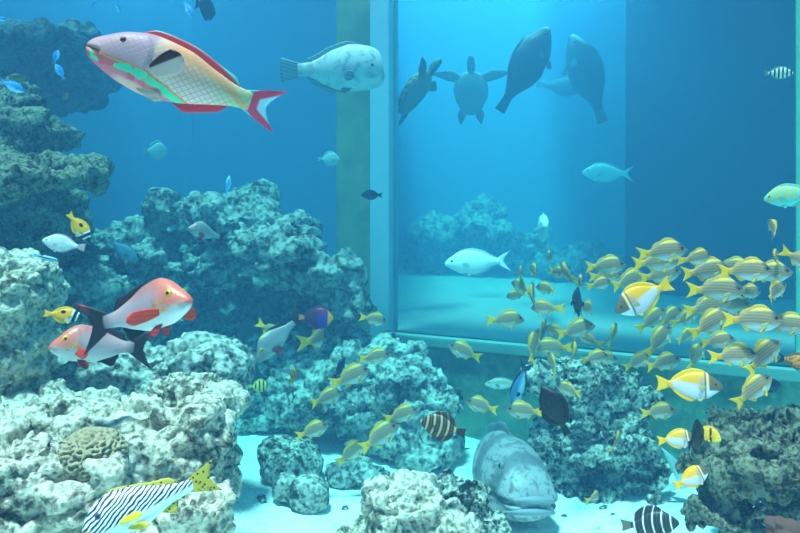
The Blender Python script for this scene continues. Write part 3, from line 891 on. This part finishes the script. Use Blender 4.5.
# sweetlips: white with slanting navy lines, yellow spotted fins
def sweetlips():
    K = Kind([(0, -.03), (.015, .005), (.07, .075), (.18, .145), (.32, .172), (.5, .15), (.72, .085), (.9, .046), (1, .04)],
             [(0, -.06), (.02, -.08), (.1, -.11), (.25, -.14), (.42, -.15), (.6, -.125), (.8, -.07), (1, -.042)],
             [(0, .02), (.05, .045), (.18, .07), (.4, .076), (.7, .045), (1, .016)], nr=54, ns=30, bend=.22)
    m = Mat('sweetlips_skin', .42, .4)
    x, y, z = m.xyz()
    wob = m.mul(m.noise(9, 2), .055)
    ph = m.add(m.add(z, m.mul(x, .62)), wob)
    ln = m.ss(m.op('SINE', m.mul(ph, 190)), -.15, .3)
    body = m.mul(ln, m.ss(m.add(z, m.mul(x, .10)), -.052, -.022))
    c = m.mix(m.ss(z, -.09, .03), lin(214, 228, 224), lin(226, 238, 236))
    c = m.mix(body, c, lin(18, 30, 78))
    c = m.mix(m.mul(m.ss(x, .43, .46), m.ss(z, -.015, -.03)), c, lin(240, 200, 40))
    skin = m.color(c)
    f = Mat('sweetlips_fin', .45)
    v = f.voro(34)
    fm = f.color(f.mix(f.ss(v, .34, .24), lin(196, 176, 62), lin(40, 46, 36)))
    yl = finm('sweetlips_pectoral_fin', (244, 208, 20), (246, 220, 70))
    p = [((.42, -.035, .1), .2), (K.tail(.24, .06, power=1.5), fm),
         (K.ridge_fin('dorsal_fin', [(.22, .004), (.3, .016), (.5, .012), (.62, .02), (.78, .045), (.88, .012)], .5, jag=.1), fm),
         (K.ridge_fin('anal_fin', [(.68, .005), (.75, .06), (.84, .01)], .6, True, nu=12), fm),
         (K.paddle('pectoral_fin', .31, -.05, .19, .055, (-1, .35, .02), (0, 0, 1), 1), yl), (K.paddle('pectoral_fin', .31, -.05, .19, .055, (-1, .35, .02), (0, 0, 1), -1), yl),
         (K.paddle('pelvic_fin', .38, -.11, .15, .05, (-1, .25, -.25), (0, 0, 1), 1), yl), (K.paddle('pelvic_fin', .38, -.11, .15, .05, (-1, .25, -.25), (0, 0, 1), -1), yl)]
    r = make_fish('sweetlips', 'sweet', K, skin, p, (.165, .045, .025, plain('sweetlips_iris', (60, 70, 90), .3), True))
    spot = sphere_mesh('pectoral_base', K.warp((K.x(.295), -K.side(.295, -.05) * .97, -.05)), .016, 12, .4)
    link('pectoral_base', spot, plain('dark_red_spot', (60, 14, 30)), r)
    return r
sweetlips()

# small reef fish
def simple(name, a, b, lo=-.05, hi=.1):
    m = Mat(name, .45, .35); x, y, z = m.xyz()
    return m.color(m.mix(m.ss(z, lo, hi), lin(*b), lin(*a)))
oval('pink', 'wrasse', pale_skin('pink_white_skin', (210, 200, 206), (232, 226, 226), (240, 240, 238), .35, (205, 160, 170), 12), plain('pinkish_fin', (214, 168, 176)), deep=.2, wid=.07, tail=(.2, .0), dors=.03, nr=34, ns=22, bend=.1)
oval('damsel', 'damselfish', simple('damsel_blue', (60, 150, 235), (205, 235, 245), -.12, .05), plain('damsel_fin', (90, 170, 235)), deep=.19, wid=.07, tail=(.22, .08), dors=.04)
oval('brightdamsel', 'damselfish', simple('bright_damsel', (110, 190, 255), (225, 240, 255), -.1, .12), plain('bright_damsel_fin', (150, 205, 250)), deep=.2, wid=.07, tail=(.22, .08), dors=.04)
oval('paleround', 'butterflyfish', pale_skin('pale_round_skin', (150, 190, 190), (165, 205, 200), (150, 195, 195), .3, (100, 140, 145), 10), plain('pale_round_fin', (140, 185, 185)), deep=.3, wid=.06, tail=(.2, .0), dors=.08)
oval('darkfish', 'surgeonfish', simple('dark_blue_skin', (18, 26, 50), (26, 36, 60)), plain('dark_blue_fin', (16, 22, 44)), deep=.2, wid=.06, tail=(.28, .08), dors=.05)
oval('olive', 'wrasse', simple('olive_skin', (70, 78, 40), (120, 120, 60)), plain('olive_fin', (100, 100, 40)), deep=.2, wid=.07, tail=(.2, .0), dors=.04)
oval('silver', 'jack', simple('silver_skin', (140, 160, 140), (226, 236, 228), -.07, .04), plain('silver_fin', (120, 140, 130)), deep=.14, wid=.06, tail=(.22, .08), dors=.03)
oval('pale', 'emperor_fish', simple('pale_cyan_skin', (240, 244, 238), (250, 252, 248), -.1, .12), plain('pale_cyan_fin', (185, 215, 210)), plain('pale_tail', (245, 248, 246)), deep=.185, wid=.075, tail=(.32, .12), dors=.03, nr=34, ns=22)
oval('brownish', 'cardinalfish', simple('brown_orange_skin', (150, 96, 40), (190, 140, 70)), plain('brown_orange_fin', (190, 120, 40)), plain('cardinal_tail', (200, 160, 60)), deep=.2, wid=.085, tail=(.24, .08), dors=.06)
def serg():
    m = Mat('sergeant_skin', .45); x, y, z = m.xyz()
    s_ = m.op('SINE', m.mad(x, 46, .4))
    return m.color(m.mix(m.ss(s_, -.1, .4), lin(190, 215, 200), lin(30, 44, 60)))
oval('sergeant', 'sergeant_fish', serg(), plain('sergeant_fin', (110, 150, 150)), deep=.2, wid=.06, tail=(.26, .1), dors=.05)
def green_parrot():
    m = Mat('green_parrot_skin', .45); x, y, z = m.xyz()
    n = m.noise(9, 3)
    c = m.mix(n, lin(130, 190, 90), lin(200, 170, 110))
    c = m.mix(m.ss(m.op('SINE', m.mad(m.add(x, m.mul(z, .5)), 44, 0)), .55, .8), c, lin(90, 190, 220))
    c = m.mix(m.ss(z, -.06, -.11), c, lin(90, 200, 190))
    return m.color(c)
oval('greenparrot', 'parrotfish', green_parrot(), plain('green_parrot_fin', (130, 190, 170)), deep=.2, wid=.085, tail=(.22, .02), dors=.04, nr=34, ns=22)
def cleaner():
    m = Mat('cleaner_skin', .4); x, y, z = m.xyz()
    return m.color(m.mix(m.band(z, -.022, .018, .006), lin(150, 205, 245), lin(14, 18, 40)))
oval('cleaner', 'cleaner_wrasse', cleaner(), plain('cleaner_fin', (130, 190, 235)), deep=.075, wid=.05, tail=(.13, .0), dors=.02, snout=.015, pelv=False)
def purple():
    m = Mat('purple_skin', .4); x, y, z = m.xyz()
    n = m.noise(7, 2)
    c = m.mix(m.ss(z, -.02, .14), lin(40, 26, 130), lin(110, 40, 84))
    c = m.mix(m.ss(x, .1, -.02), c, lin(70, 30, 60))
    c = m.mix(m.mul(m.band(x, .1, .24, .12), m.band(z, -.06, .05, .1)), c, lin(48, 30, 190))
    c = m.mix(m.ss(x, .30, .36), c, lin(244, 140, 30))
    return m.color(c)
oval('purple', 'angelfish', purple(), plain('purple_fin', (120, 36, 70)), plain('orange_tail', (214, 120, 50)), deep=.3, wid=.07, tail=(.16, .02), dors=.05, nr=34, ns=22)
def orange():
    m = Mat('orange_small_skin', .45); x, y, z = m.xyz()
    return m.color(m.mix(m.ss(m.op('SINE', m.mad(x, 30, 1)), .55, .8), lin(244, 140, 30), lin(90, 40, 30)))
oval('clown', 'clownfish', orange(), plain('clown_fin', (244, 160, 40)), deep=.19, wid=.08, tail=(.22, .0), dors=.05)
def band_bf():
    m = Mat('banded_small_skin', .45); x, y, z = m.xyz()
    return m.color(m.mix(m.ss(m.op('SINE', m.mad(x, 32, 1)), .2, .5), lin(222, 210, 110), lin(60, 60, 60)))
oval('banded', 'butterflyfish', band_bf(), plain('banded_fin', (220, 200, 50)), deep=.27, wid=.05, tail=(.2, .0), dors=.07)
def orbf():
    m = Mat('orange_black_skin', .45); x, y, z = m.xyz()
    c = m.mix(m.band(m.add(x, m.mul(z, .5)), .06, .15, .02), lin(232, 168, 40), lin(40, 26, 20))
    return m.color(m.mix(m.ss(x, .30, .34), c, lin(238, 200, 60)))
oval('orbf', 'butterflyfish', orbf(), plain('orbf_fin', (232, 180, 40)), deep=.24, wid=.05, tail=(.2, .0), dors=.06)
def edge_fish():
    m = Mat('edge_orange_skin', .45); x, y, z = m.xyz()
    return m.color(m.mix(m.ss(m.noise(14, 2), .45, .6), lin(222, 130, 40), lin(110, 70, 40)))
oval('edgefish', 'hawkfish', edge_fish(), plain('hawk_fin', (120, 80, 40)), plain('hawk_tail', (28, 26, 36)), deep=.2, wid=.08, tail=(.3, .1), dors=.05)
oval('dimgreat', 'humphead_wrasse', pale_skin('dim_wrasse_skin', (34, 44, 50), (40, 52, 58), (52, 64, 68), .3, (40, 56, 60), 7), plain('dim_wrasse_fin', (48, 66, 72)), deep=.185, wid=.13, tail=(.12, .0), dors=.02, nr=36, ns=24, xr=-.36)
oval('bluefaint', 'surgeonfish', simple('faint_blue_skin', (70, 110, 130), (90, 130, 150)), plain('faint_blue_fin', (60, 100, 120)), deep=.17, wid=.06, tail=(.24, .06), dors=.04)
def slim():
    m = Mat('slim_blue_skin', .45); x, y, z = m.xyz()
    c = m.mix(m.ss(z, -.06, .04), lin(150, 200, 220), lin(60, 110, 150))
    return m.color(m.mix(m.ss(x, -.2, -.3), c, lin(20, 28, 46)))
oval('slim', 'fusilier', slim(), plain('slim_fin', (30, 46, 70)), plain('slim_tail', (18, 24, 40)), deep=.12, wid=.06, tail=(.3, .13), dors=.03)

# ---- shark-like bottom fish ----------------------------------------------------
def shark():
    K = Kind([(0, .0), (.03, .02), (.15, .05), (.35, .062), (.6, .045), (.85, .025), (1, .018)],
             [(0, -.012), (.03, -.026), (.15, -.042), (.35, -.046), (.6, -.036), (.85, -.022), (1, -.016)],
             [(0, .03), (.05, .055), (.2, .068), (.4, .065), (.7, .035), (1, .012)], nr=44, ns=22, xr=-.3, bend=.0)
    sk = simple('pale_shark_skin', (170, 190, 190), (230, 236, 232), -.04, .05); fm = simple('pale_shark_fin', (176, 198, 198), (205, 220, 216))
    p = [(K.tail(.2, .10, power=1.0, up=1.9), fm),
         (K.paddle('pectoral_fin', .32, -.025, .16, .08, (-.6, 1, -.12), (1, 0, 0), 1), fm), (K.paddle('pectoral_fin', .32, -.025, .16, .08, (-.6, 1, -.12), (1, 0, 0), -1), fm),
         (K.ridge_fin('dorsal_fin', [(.44, .005), (.5, .10), (.56, .012)], 1.0, nu=10), fm)]
    return make_fish('reef_shark', 'shark', K, sk, p, (.1, .012, .008, M_SN_EYE, False))
shark()

# ---- sea turtle ------------------------------------------------------------------
def turtle():
    root = bpy.data.objects.new('sea_turtle', None); COL.objects.link(root)
    m = Mat('turtle_shell_skin', .6); x, y, z = m.xyz()
    e = m.voro(9, 'DISTANCE_TO_EDGE')
    up = m.mix(m.ss(e, .02, .10), lin(150, 150, 110), lin(66, 72, 52))
    c = m.mix(m.ss(z, -.03, .0), lin(112, 124, 108), up)
    m.bump(e, .4, .01); M_SH = m.color(c)
    m = Mat('turtle_skin', .6)
    v = m.voro(26, 'DISTANCE_TO_EDGE')
    M_SK = m.color(m.mix(m.ss(v, .02, .1), lin(130, 136, 110), lin(54, 62, 56)))
    def shell(zs, name):
        vs, fs = [], []; nu, nv = 32, 10
        for j in range(nv + 1):
            f = math.sin(j / nv * math.pi / 2)
            for i in range(nu):
                a = 2 * math.pi * i / nu
                r = 1 - .16 * math.cos(a) ** 2 * (1 if math.cos(a) < 0 else .1) 
                px = .30 * math.cos(a) * (1.12 if math.cos(a) < 0 else 1); py = .245 * math.sin(a) * (1 + .12 * math.cos(a))
                vs.append((px * f, py * f, zs * math.cos(j / nv * math.pi / 2) ** .8))
        for j in range(nv):
            for i in range(nu):
                fs.append((j * nu + i, j * nu + (i + 1) % nu, (j + 1) * nu + (i + 1) % nu, (j + 1) * nu + i))
        return vs, fs, nu, nv
    v1, f1, nu, nv = shell(.13, 'a'); v2, f2, _, _ = shell(-.075, 'b')
    n = len(v1)
    link('carapace', mesh('carapace', v1 + v2, f1 + [tuple(k + n for k in f) for f in f2]), M_SH, root)
    vs, fs = [], []
    K = Kind([(0, .0), (.08, .035), (.4, .06), (.7, .045), (1, .04)], [(0, -.03), (.08, -.045), (.4, -.05), (.7, -.045), (1, -.045)], [(0, .02), (.1, .045), (.45, .062), (.7, .05), (1, .05)], xf=.52, xr=.22, nr=20, ns=16)
    h = link('head', K.body(), M_SK, root)
    for sd in (1, -1):
        link('eye', sphere_mesh('eye', (.45, sd * .045, .015), .013, 10), M_SN_EYE, h)
    KK = Kind([(0, 0), (1, 0)], [(0, 0), (1, 0)], [(0, 0), (1, 0)])
    def flip(name, base, d, side_, ln, wd, up):
        d = Vector(d).normalized(); e = Vector(side_); e = (e - d * e.dot(d)).normalized()
        b = Vector(base)
        def fn(u, v):
            q = u - .5
            w_ = wd * (1 - .75 * v ** 1.6) * (.75 + .5 * math.sin(v * math.pi))
            return b + d * (ln * v * (1 - .25 * abs(q) ** 2)) + e * (q * w_ - .22 * ln * v * v) + Vector((0, 0, up * v * v))
        return KK.grid(name, fn, 8, 14, th=.045, warp=False)
    for sd in (1, -1):
        link('front_flipper', flip('front_flipper', (.19, sd * .17, -.01), (.45, sd * 1, 0), (1, 0, 0), .42, .15, .05 * sd), M_SK, root)
        link('rear_flipper', flip('rear_flipper', (-.27, sd * .11, -.01), (-1, sd * .45, 0), (0, sd, 0), .2, .12, 0), M_SK, root)
    PROTO['turtle'] = [root, False]
turtle()
# ------------------------------------------------------------------ the animals
swim('parrot', 188, 79, 198, 2.3, 178, 19, 0, 'large grey parrotfish with green and pink jaw and pink tail, nearest the glass')
swim('humphead', 333, 70, 103, 5.4, 2, 1, 0, 'pale blue hump-headed fish swimming right beside the pillar')
swim('red', 142, 312, 130, 3.0, -44, 19, 0, 'red-headed snapper facing right with scarlet fins spread and black tail')
swim('red2', 102, 346, 97, 3.25, 186, 9, 0, 'salmon-headed snapper facing left below the larger red one')
swim('grey', 279, 336, 62, 4.6, 205, -38, 0, 'grey snapper diving left with maroon pectoral fin and dark tail')
swim('grey', 207, 233, 44, 4.7, 212, 20, 0, 'small grey snapper with black tail in front of the reef hollow')
swim('grouper', 492, 464, 198, 4.65, -67, 8, 0, 'huge pale grouper with thick lips resting on the sand')
swim('sweet', 151, 501, 134, 2.55, 186, -15, 0, 'white sweetlips with slanting navy lines and yellow fins over the front rock')
swim('fox', 79, 227, 36, 4.2, -20, -52, 0, 'yellow foxface tilted head down above the pinkish white fish')
swim('fox', 63, 315, 37, 3.7, -8, -8, 0, 'level yellow foxface left of the red-headed snapper')
swim('pink', 64, 244, 41, 3.9, 170, 12, 0, 'pinkish white fish facing left under the tilted foxface')
swim('cleaner', 47, 258, 26, 3.7, 10, -18, 0, 'tiny blue and black cleaner fish under the pinkish white fish')

SG = 'yellow-tailed snappers of the school'
def sn(key, px, py, ln, Y, yaw, pitch, label, group=SG):
    swim(key, px, py, ln * 1.02, Y, yaw, pitch, 0, label, 'fish', group)
# top of the school
sn('snap', 662, 252, 48, 3.95, 12, 7, 'olive snapper highest at the school\'s left, above the white and yellow rabbitfish')
sn('snap2', 656, 262, 48, 4.12, 10, 6, 'pale-bellied snapper half hidden just under the highest left snapper')
sn('snap', 660, 275, 42, 4.28, 20, 10, 'snapper showing its head over the yellow back of the white rabbitfish')
sn('snap2', 605, 266, 40, 4.5, 8, 4, 'olive snapper facing right, upper of the two just left of the white rabbitfish')
sn('snap', 606, 276, 34, 4.65, 8, 4, 'pale snapper overlapped by the olive one above, left of the white rabbitfish')
sn('snap', 599, 284, 27, 4.4, 35, 10, 'small orange-backed snapper lowest of three left of the white rabbitfish')
sn('snap2', 628, 281, 42, 4.47, 30, 15, 'green snapper with broad yellow tail against the white rabbitfish\'s back')
sn('snap', 580, 281, 32, 4.55, -86, 0, 'thin snapper seen head-on with white fins out, above the dark fish')
sn('snap4', 565, 273, 32, 4.76, 105, 30, 'curved yellow snapper turning away, above and left of the dark fish')
sn('snap2', 557, 272, 28, 5.05, -68, 0, 'grey-brown snapper facing out beside the curved yellow one')
sn('snap', 521, 272, 26, 5.0, 93, 0, 'thin greenish snapper just right of the pale fish\'s crescent tail')
sn('snap3', 536, 271, 28, 5.0, 115, 10, 'plump yellow-green snapper seen from behind, below the brown head-on one')
sn('snap', 549, 256, 27, 5.0, -90, 0, 'small brown snapper head-on, farthest up toward the upright pale fish')
sn('snap3', 523, 287, 28, 5.06, 148, 14, 'grey-green snapper turning left beside the upright yellow-edged one')
sn('snap2', 517, 295, 22, 5.2, 195, -8, 'small bluish snapper, leftmost of the upper cluster')
sn('snap4', 531, 298, 36, 4.74, 82, 58, 'yellow-edged snapper standing upright tail down, left of the dark fish')
sn('snap3', 548, 289, 27, 4.9, 150, 4, 'olive snapper with upright yellow tail over the grey oval one')
sn('snap4', 545, 308, 33, 4.58, 145, -6, 'grey oval snapper facing left with upright yellow tail, left of the dark fish')
sn('snap', 505, 320, 38, 4.8, 6, 2, 'lone snapper in profile facing right, leftmost over the bright window floor')
sn('snap3', 591, 308, 31, 4.62, 122, -8, 'grey-olive snapper overlapping the dark fish\'s right side')
# around the sill
sn('snap', 543, 331, 30, 5.0, 78, 42, 'dark-headed snapper rising nose up over the window sill')
sn('snap2', 533, 346, 37, 4.6, 55, 62, 'dark snapper nose up with yellow tail hanging below the sill')
sn('snap4', 556, 331, 27, 4.92, 150, 2, 'olive snapper behind the sill-crossing trio, tail toward the big grey one')
sn('snap', 576, 330, 40, 4.7, 20, 14, 'big grey snapper with yellow tail below the dark fish')
sn('snap2', 554, 348, 39, 4.82, 180, -4, 'long pale snapper facing left across the window sill')
sn('snap4', 588, 339, 27, 4.8, 142, 18, 'brownish snapper with yellow tail at right, under the big grey one')
sn('snap3', 575, 354, 32, 4.4, 95, 58, 'narrow yellow-striped snapper hanging straight below the big grey one')
sn('snap', 553, 364, 28, 4.5, 118, 45, 'yellow-green snapper slanting down below the long pale one')
sn('snap2', 594, 358, 30, 4.52, 20, 8, 'yellow-olive snapper just above the craggy rock by the sill')
sn('snap3', 570, 390, 29, 4.36, 160, 8, 'grey-olive snapper beside the craggy rock, right of the black tang')
sn('snap', 613, 335, 28, 4.5, 70, 52, 'small snapper alone nose up on the bright floor under the white rabbitfish')
# middle of the school
sn('snap', 652, 320, 37, 4.6, 30, 34, 'dull grey snapper directly under the white rabbitfish\'s belly')
sn('snap2', 669, 318, 35, 4.76, 35, 28, 'grey snapper second from the white rabbitfish, yellow tail down')
sn('snap', 686, 318, 33, 4.7, 35, 24, 'brownish snapper hidden behind the middle of the school, tail down')
sn('snap', 659, 341, 40, 4.5, 32, 48, 'pale green dark-eyed snapper climbing steeply across the sill')
sn('snap2', 685, 336, 26, 4.55, 40, 24, 'small snapper between the steep climbing one and the green striped one')
sn('snap', 637, 362, 30, 4.55, 20, 26, 'green snapper below the sill, left of the steeply climbing one\'s tail')
sn('snap2', 663, 363, 36, 4.4, 14, 14, 'pale silvery green snapper just above the white and yellow rabbitfish\'s tail')
sn('snap', 603, 358, 28, 4.62, 2, -4, 'greenish snapper lying along the sill above the craggy rock')
sn('snap2', 695, 357, 36, 4.6, 48, 46, 'blurred grey snapper rising behind the lower rabbitfish\'s back')
sn('snap', 658, 412, 34, 4.15, 6, 10, 'pale green snapper beside the right shoulder of the craggy rock')
# right half of the school
sn('snap', 733, 356, 47, 3.55, 20, 4, 'orange-striped snapper with orange tail at sill height, left of the climbing pair')
sn('snap2', 762, 357, 50, 3.66, 34, 38, 'striped snapper climbing with yellow tail on the sill, right of the orange-striped one')
sn('snap', 753, 391, 47, 3.5, 28, 38, 'yellow striped snapper lowest of the school, below the sill above the brown rock')
sn('snap', 715, 290, 54, 3.78, 6, 2, 'long green striped snapper in profile through the middle of the school')
sn('snap2', 747, 292, 32, 3.98, 40, 0, 'grey-olive snapper behind the nose of the long green striped one')
sn('snap4', 773, 292, 36, 3.72, 45, 24, 'brown snapper with bright yellow tail at the school\'s right, tail curled')
sn('snap', 752, 320, 55, 3.5, 8, 2, 'big purplish grey striped snapper, largest at the right of the school')
sn('snap2', 784, 324, 46, 3.75, 3, -2, 'grey snapper peering out behind the big purplish one\'s head')
sn('snap', 710, 324, 46, 3.72, 28, 30, 'light green striped snapper slanting up in the middle of the school')
sn('snap2', 717, 341, 35, 3.92, 18, 8, 'shaded snapper below the slanting light green one')
sn('snap3', 775, 229, 27, 3.65, 125, 40, 'small brown snapper alone above the school, white fin out')
sn('snap4', 774, 258, 26, 3.85, 75, 40, 'small brownish snapper sitting over the heads at the school\'s top right')
sn('snap2', 800, 260, 40, 3.6, -15, -28, 'yellow snapper cut by the right edge, tail and hind body in view')
sn('snap', 745, 271, 50, 3.58, 8, 3, 'yellow-backed snapper with dark eye at the school\'s top right')
sn('snap2', 767, 273, 46, 3.93, 2, 5, 'bluish pale-headed snapper behind the yellow-backed one')
sn('snap', 731, 267, 38, 4.35, 2, 5, 'greenish snapper mostly hidden behind the top right pair')
sn('snap2', 705, 271, 48, 3.92, 14, 8, 'olive striped snapper second row from the top, above the long green one')
sn('snap3', 697, 258, 34, 3.82, 40, 10, 'short brownish olive snapper topping the middle of the school, white fin out')
sn('snap2', 706, 307, 48, 4.25, 18, 12, 'green snapper right under the long green striped one, yellow tail beside the rabbitfish')
sn('snap', 729, 306, 42, 4.4, 10, 5, 'dim green snapper deep behind the big purplish grey one')
# scattered snappers
LG = 'yellow-tailed snappers over the sand and middle reef'
sn('snap', 373, 319, 28, 5.0, 14, -12, 'little snapper near the foot of the window frame', LG)
sn('snap2', 374, 357, 33, 4.7, 5, 6, 'pale snapper with yellow tail over the middle reef, upper of a close pair', LG)
sn('snap', 350, 377, 42, 4.55, 12, 18, 'larger grey snapper with yellow tail over the middle reef, lower of a close pair', LG)
sn('snap3', 319, 338, 52, 4.8, 84, 0, 'yellow snapper seen end-on under the purple fish', LG)
sn('snap2', 465, 352, 35, 4.9, 172, 20, 'snapper facing left in front of the dark window wall', LG)
sn('snap', 401, 415, 36, 4.6, 8, 14, 'pale snapper highest of three in line over the sand', LG)
sn('snap2', 379, 437, 45, 4.5, 14, 28, 'long grey snapper, middle of three in line over the sand', LG)
sn('snap', 351, 453, 36, 4.62, 14, 32, 'snapper lowest of three in line over the sand', LG)
sn('snap', 312, 431, 34, 4.55, 12, 15, 'snapper just above the dark grey boulder', LG)
sn('snap2', 326, 398, 34, 4.75, 12, 16, 'faint snapper at the foot of the middle reef over lit sand', LG)
sn('snap', 482, 406, 33, 4.7, 172, 12, 'pale snapper facing left above the grouper', LG)
sn('snap2', 525, 411, 37, 4.45, 178, 0, 'pale green snapper with nose away from the black tang', LG)
sn('snap', 270, 331, 32, 4.9, 10, -38, 'snapper hidden behind the grey diving one, only yellow tail showing', LG)
sn('snap3', 618, 441, 26, 4.2, 80, 50, 'pale brownish snapper against the craggy rock', LG)
sn('snap3', 595, 497, 20, 4.15, 70, 10, 'tiny yellow fish low over the sand right of the grouper', LG)
swim('silver', 505, 384, 40, 4.8, 180, -2, 0, 'silvery fish with pale belly facing left against the window wall')
swim('slim', 520, 384, 52, 4.7, 186, -72, 0, 'slim bluish fish diving with dark forked tail up, beside the window wall')
# rabbitfish and tangs
swim('yb', 643, 297, 64, 3.6, 205, -26, 0, 'white rabbitfish with yellow back facing down left, in front of the school')
swim('yb', 689, 385, 63, 3.55, 8, 0, 0, 'white and yellow rabbitfish with brown face in profile below the sill')
swim('yb', 677, 439, 38, 3.5, 14, 8, 0, 'smaller yellow-backed rabbitfish behind the thin black tang')
swim('yb', 692, 478, 40, 3.15, 32, 22, 0, 'yellow-backed rabbitfish beside the brown rock, lowest of the four')
swim('orbf', 708, 433, 27, 3.14, -12, -24, 0, 'orange fish with black band poking out right of the thin black tang')
swim('darktang', 696, 438, 58, 2.98, 76, 0, 0, 'black tang seen edge-on between two yellow fish')
swim('darktang', 555, 411, 52, 3.5, 158, 58, 0, 'black tang nose up in front of the craggy rock')
swim('tang', 443, 427, 47, 3.5, 172, 12, 0, 'brown tang with pale stripes facing left over the sand')
swim('tang2', 650, 524, 56, 3.3, 6, 8, 0, 'black tang with bold white stripes cut by the bottom edge')
swim('darkfish', 579, 303, 62, 4.35, 100, 0, 0, 'dark fish seen edge-on among the snappers over the bright floor')
swim('darkfish', 771, 386, 28, 4.3, 50, 0, 0, 'dark fish in the shade of the window wall beside the lowest snapper')
swim('edgefish', 797, 361, 36, 3.5, 12, -8, 0, 'orange fish with black tail at the right edge on the sill')
swim('shark', 742, 489, 156, 4.36, 0, 0, 0, 'pale shark behind the brown rock, upright tail fin showing')
# left and centre
swim('purple', 316, 318, 35, 4.6, 0, -4, 0, 'dark purple fish with blue flank and orange face above the middle reef')
swim('darkfish', 349, 328, 40, 5.0, 84, 0, 0, 'dark blue fish end-on above the middle reef')
swim('darkfish', 340, 368, 26, 4.75, 60, 40, 0, 'small dark fish behind the larger grey snapper of the reef pair')
swim('clown', 293, 376, 32, 4.7, 80, 10, 0, 'little orange fish end-on over the lit rock bed')
swim('banded', 259, 386, 21, 4.8, 25, -6, 0, 'tiny yellow banded fish at the left of the lit rock bed')
swim('bluefaint', 52, 289, 38, 5.0, 0, 0, 0, 'shadowy fish in the dark gap above the level foxface')
swim('bluefaint', 123, 250, 38, 5.5, -25, -36, 0, 'dark slanting fish in front of the wide reef mound\'s left slope')
swim('damsel', 56, 57, 15, 5.5, -10, 74, 0, 'tiny blue and white fish, upper of two in a column by the overhanging rock')
swim('damsel', 60, 72, 18, 5.4, 170, 62, 0, 'tiny pale blue fish, lower of two in a column by the overhanging rock')
swim('damsel', 12, 86, 25, 4.4, 10, -24, 0, 'bright blue fish at the left edge below the overhanging rock')
swim('olive', 19, 78, 20, 4.8, 180, 0, 0, 'olive yellow fish behind the bright blue one at the left edge')
swim('brownish', 66, 97, 15, 5.0, 70, 20, 0, 'tiny brown fish in the shadow of the overhanging rock')
swim('damsel', 94, 4, 13, 5.0, 70, 40, 0, 'tiny white fish at the very top left of the parrotfish')
swim('damsel', 117, 6, 17, 4.8, 60, -50, 0, 'little white fish at the very top above the parrotfish\'s head')
swim('damsel', 188, 9, 20, 4.6, -30, -58, 0, 'blue and white fish at the very top above the parrotfish\'s back')
swim('damsel', 1, 19, 12, 5.0, 20, 0, 0, 'pale fish cut by the left edge above the overhanging rock')
swim('darkfish', 206, 8, 52, 6.2, 70, 0, 0, 'dark rounded fish at the top edge right of the parrotfish\'s back')
swim('paleround', 156, 151, 29, 5.8, 40, 0, 0, 'pale round fish in open water below the parrotfish\'s tail')
swim('paleround', 329, 159, 22, 5.6, 12, 0, 0, 'pale round fish beside the pillar')
swim('brightdamsel', 228, 186, 21, 5.0, 60, 74, 0, 'bright blue-white fish at the top of the wide reef mound')
swim('darkfish', 372, 195, 22, 5.6, 178, 0, 0, 'small dark fish in front of the window frame')
swim('sergeant', 778, 73, 27, 3.6, 4, -2, 0, 'small striped fish high at the right in front of the dark window')
swim('greenparrot', 792, 195, 52, 3.45, 180, -10, 0, 'green and blue striped parrotfish cut by the right edge')
# behind the window
swim('pale', 478, 262, 66, 5.4, 181, -3, 0, 'pale cyan fish with crescent tail low over the bright window floor')
swim('pale', 542, 229, 74, 6.8, -84, 8, 0, 'pale fish facing straight out over the far reef behind the window')
swim('pale', 608, 173, 50, 8.0, 178, 2, 0, 'faint pale fish in profile high behind the window')
swim('turtle', 416, 92, 80, 7.0, 8, 54, -32, 'sea turtle swimming up in side view next to the window frame', 'turtle')
swim('turtle', 471, 92, 70, 7.8, -90, 76, 0, 'sea turtle showing its pale belly with flippers spread', 'turtle')
swim('dimgreat', 525, 69, 98, 7.2, 20, 60, 0, 'big dark fish swimming upward in the middle of the window')
swim('dimgreat', 588, 78, 96, 8.0, 165, 70, 0, 'dim big fish upright in the haze, right of the dark rising one')
swim('dimgreat', 562, 86, 50, 8.9, 5, -4, 0, 'dim smaller fish crossing behind the upright one in the haze')

# bits of rubble lying on the sand
PB = bpy.data.objects['rubble_rock.001']
rnd = random.Random(11)
for (px, py) in ((452, 452), (466, 446), (430, 463), (447, 470), (420, 448), (478, 520), (604, 503), (622, 497), (590, 508), (565, 512), (330, 470), (345, 505), (262, 500), (385, 458), (613, 512), (436, 440)):
    Y = CAMZ / ((py - HOR) / F)
    p = at(px, py, Y)
    o = PB.copy(); COL.objects.link(o)
    s = rnd.uniform(.28, .7)
    o.scale = (s * rnd.uniform(1, 1.9), s, s * .6); o.rotation_euler = (0, 0, rnd.uniform(0, 6))
    o.location = (p.x, p.y, sand_z(p.x, p.y) - .012)
    o.name = 'pebble'
    tag(o, 'small dark pebble lying on the open pale sand', 'pebble', 'pebbles on the sand')
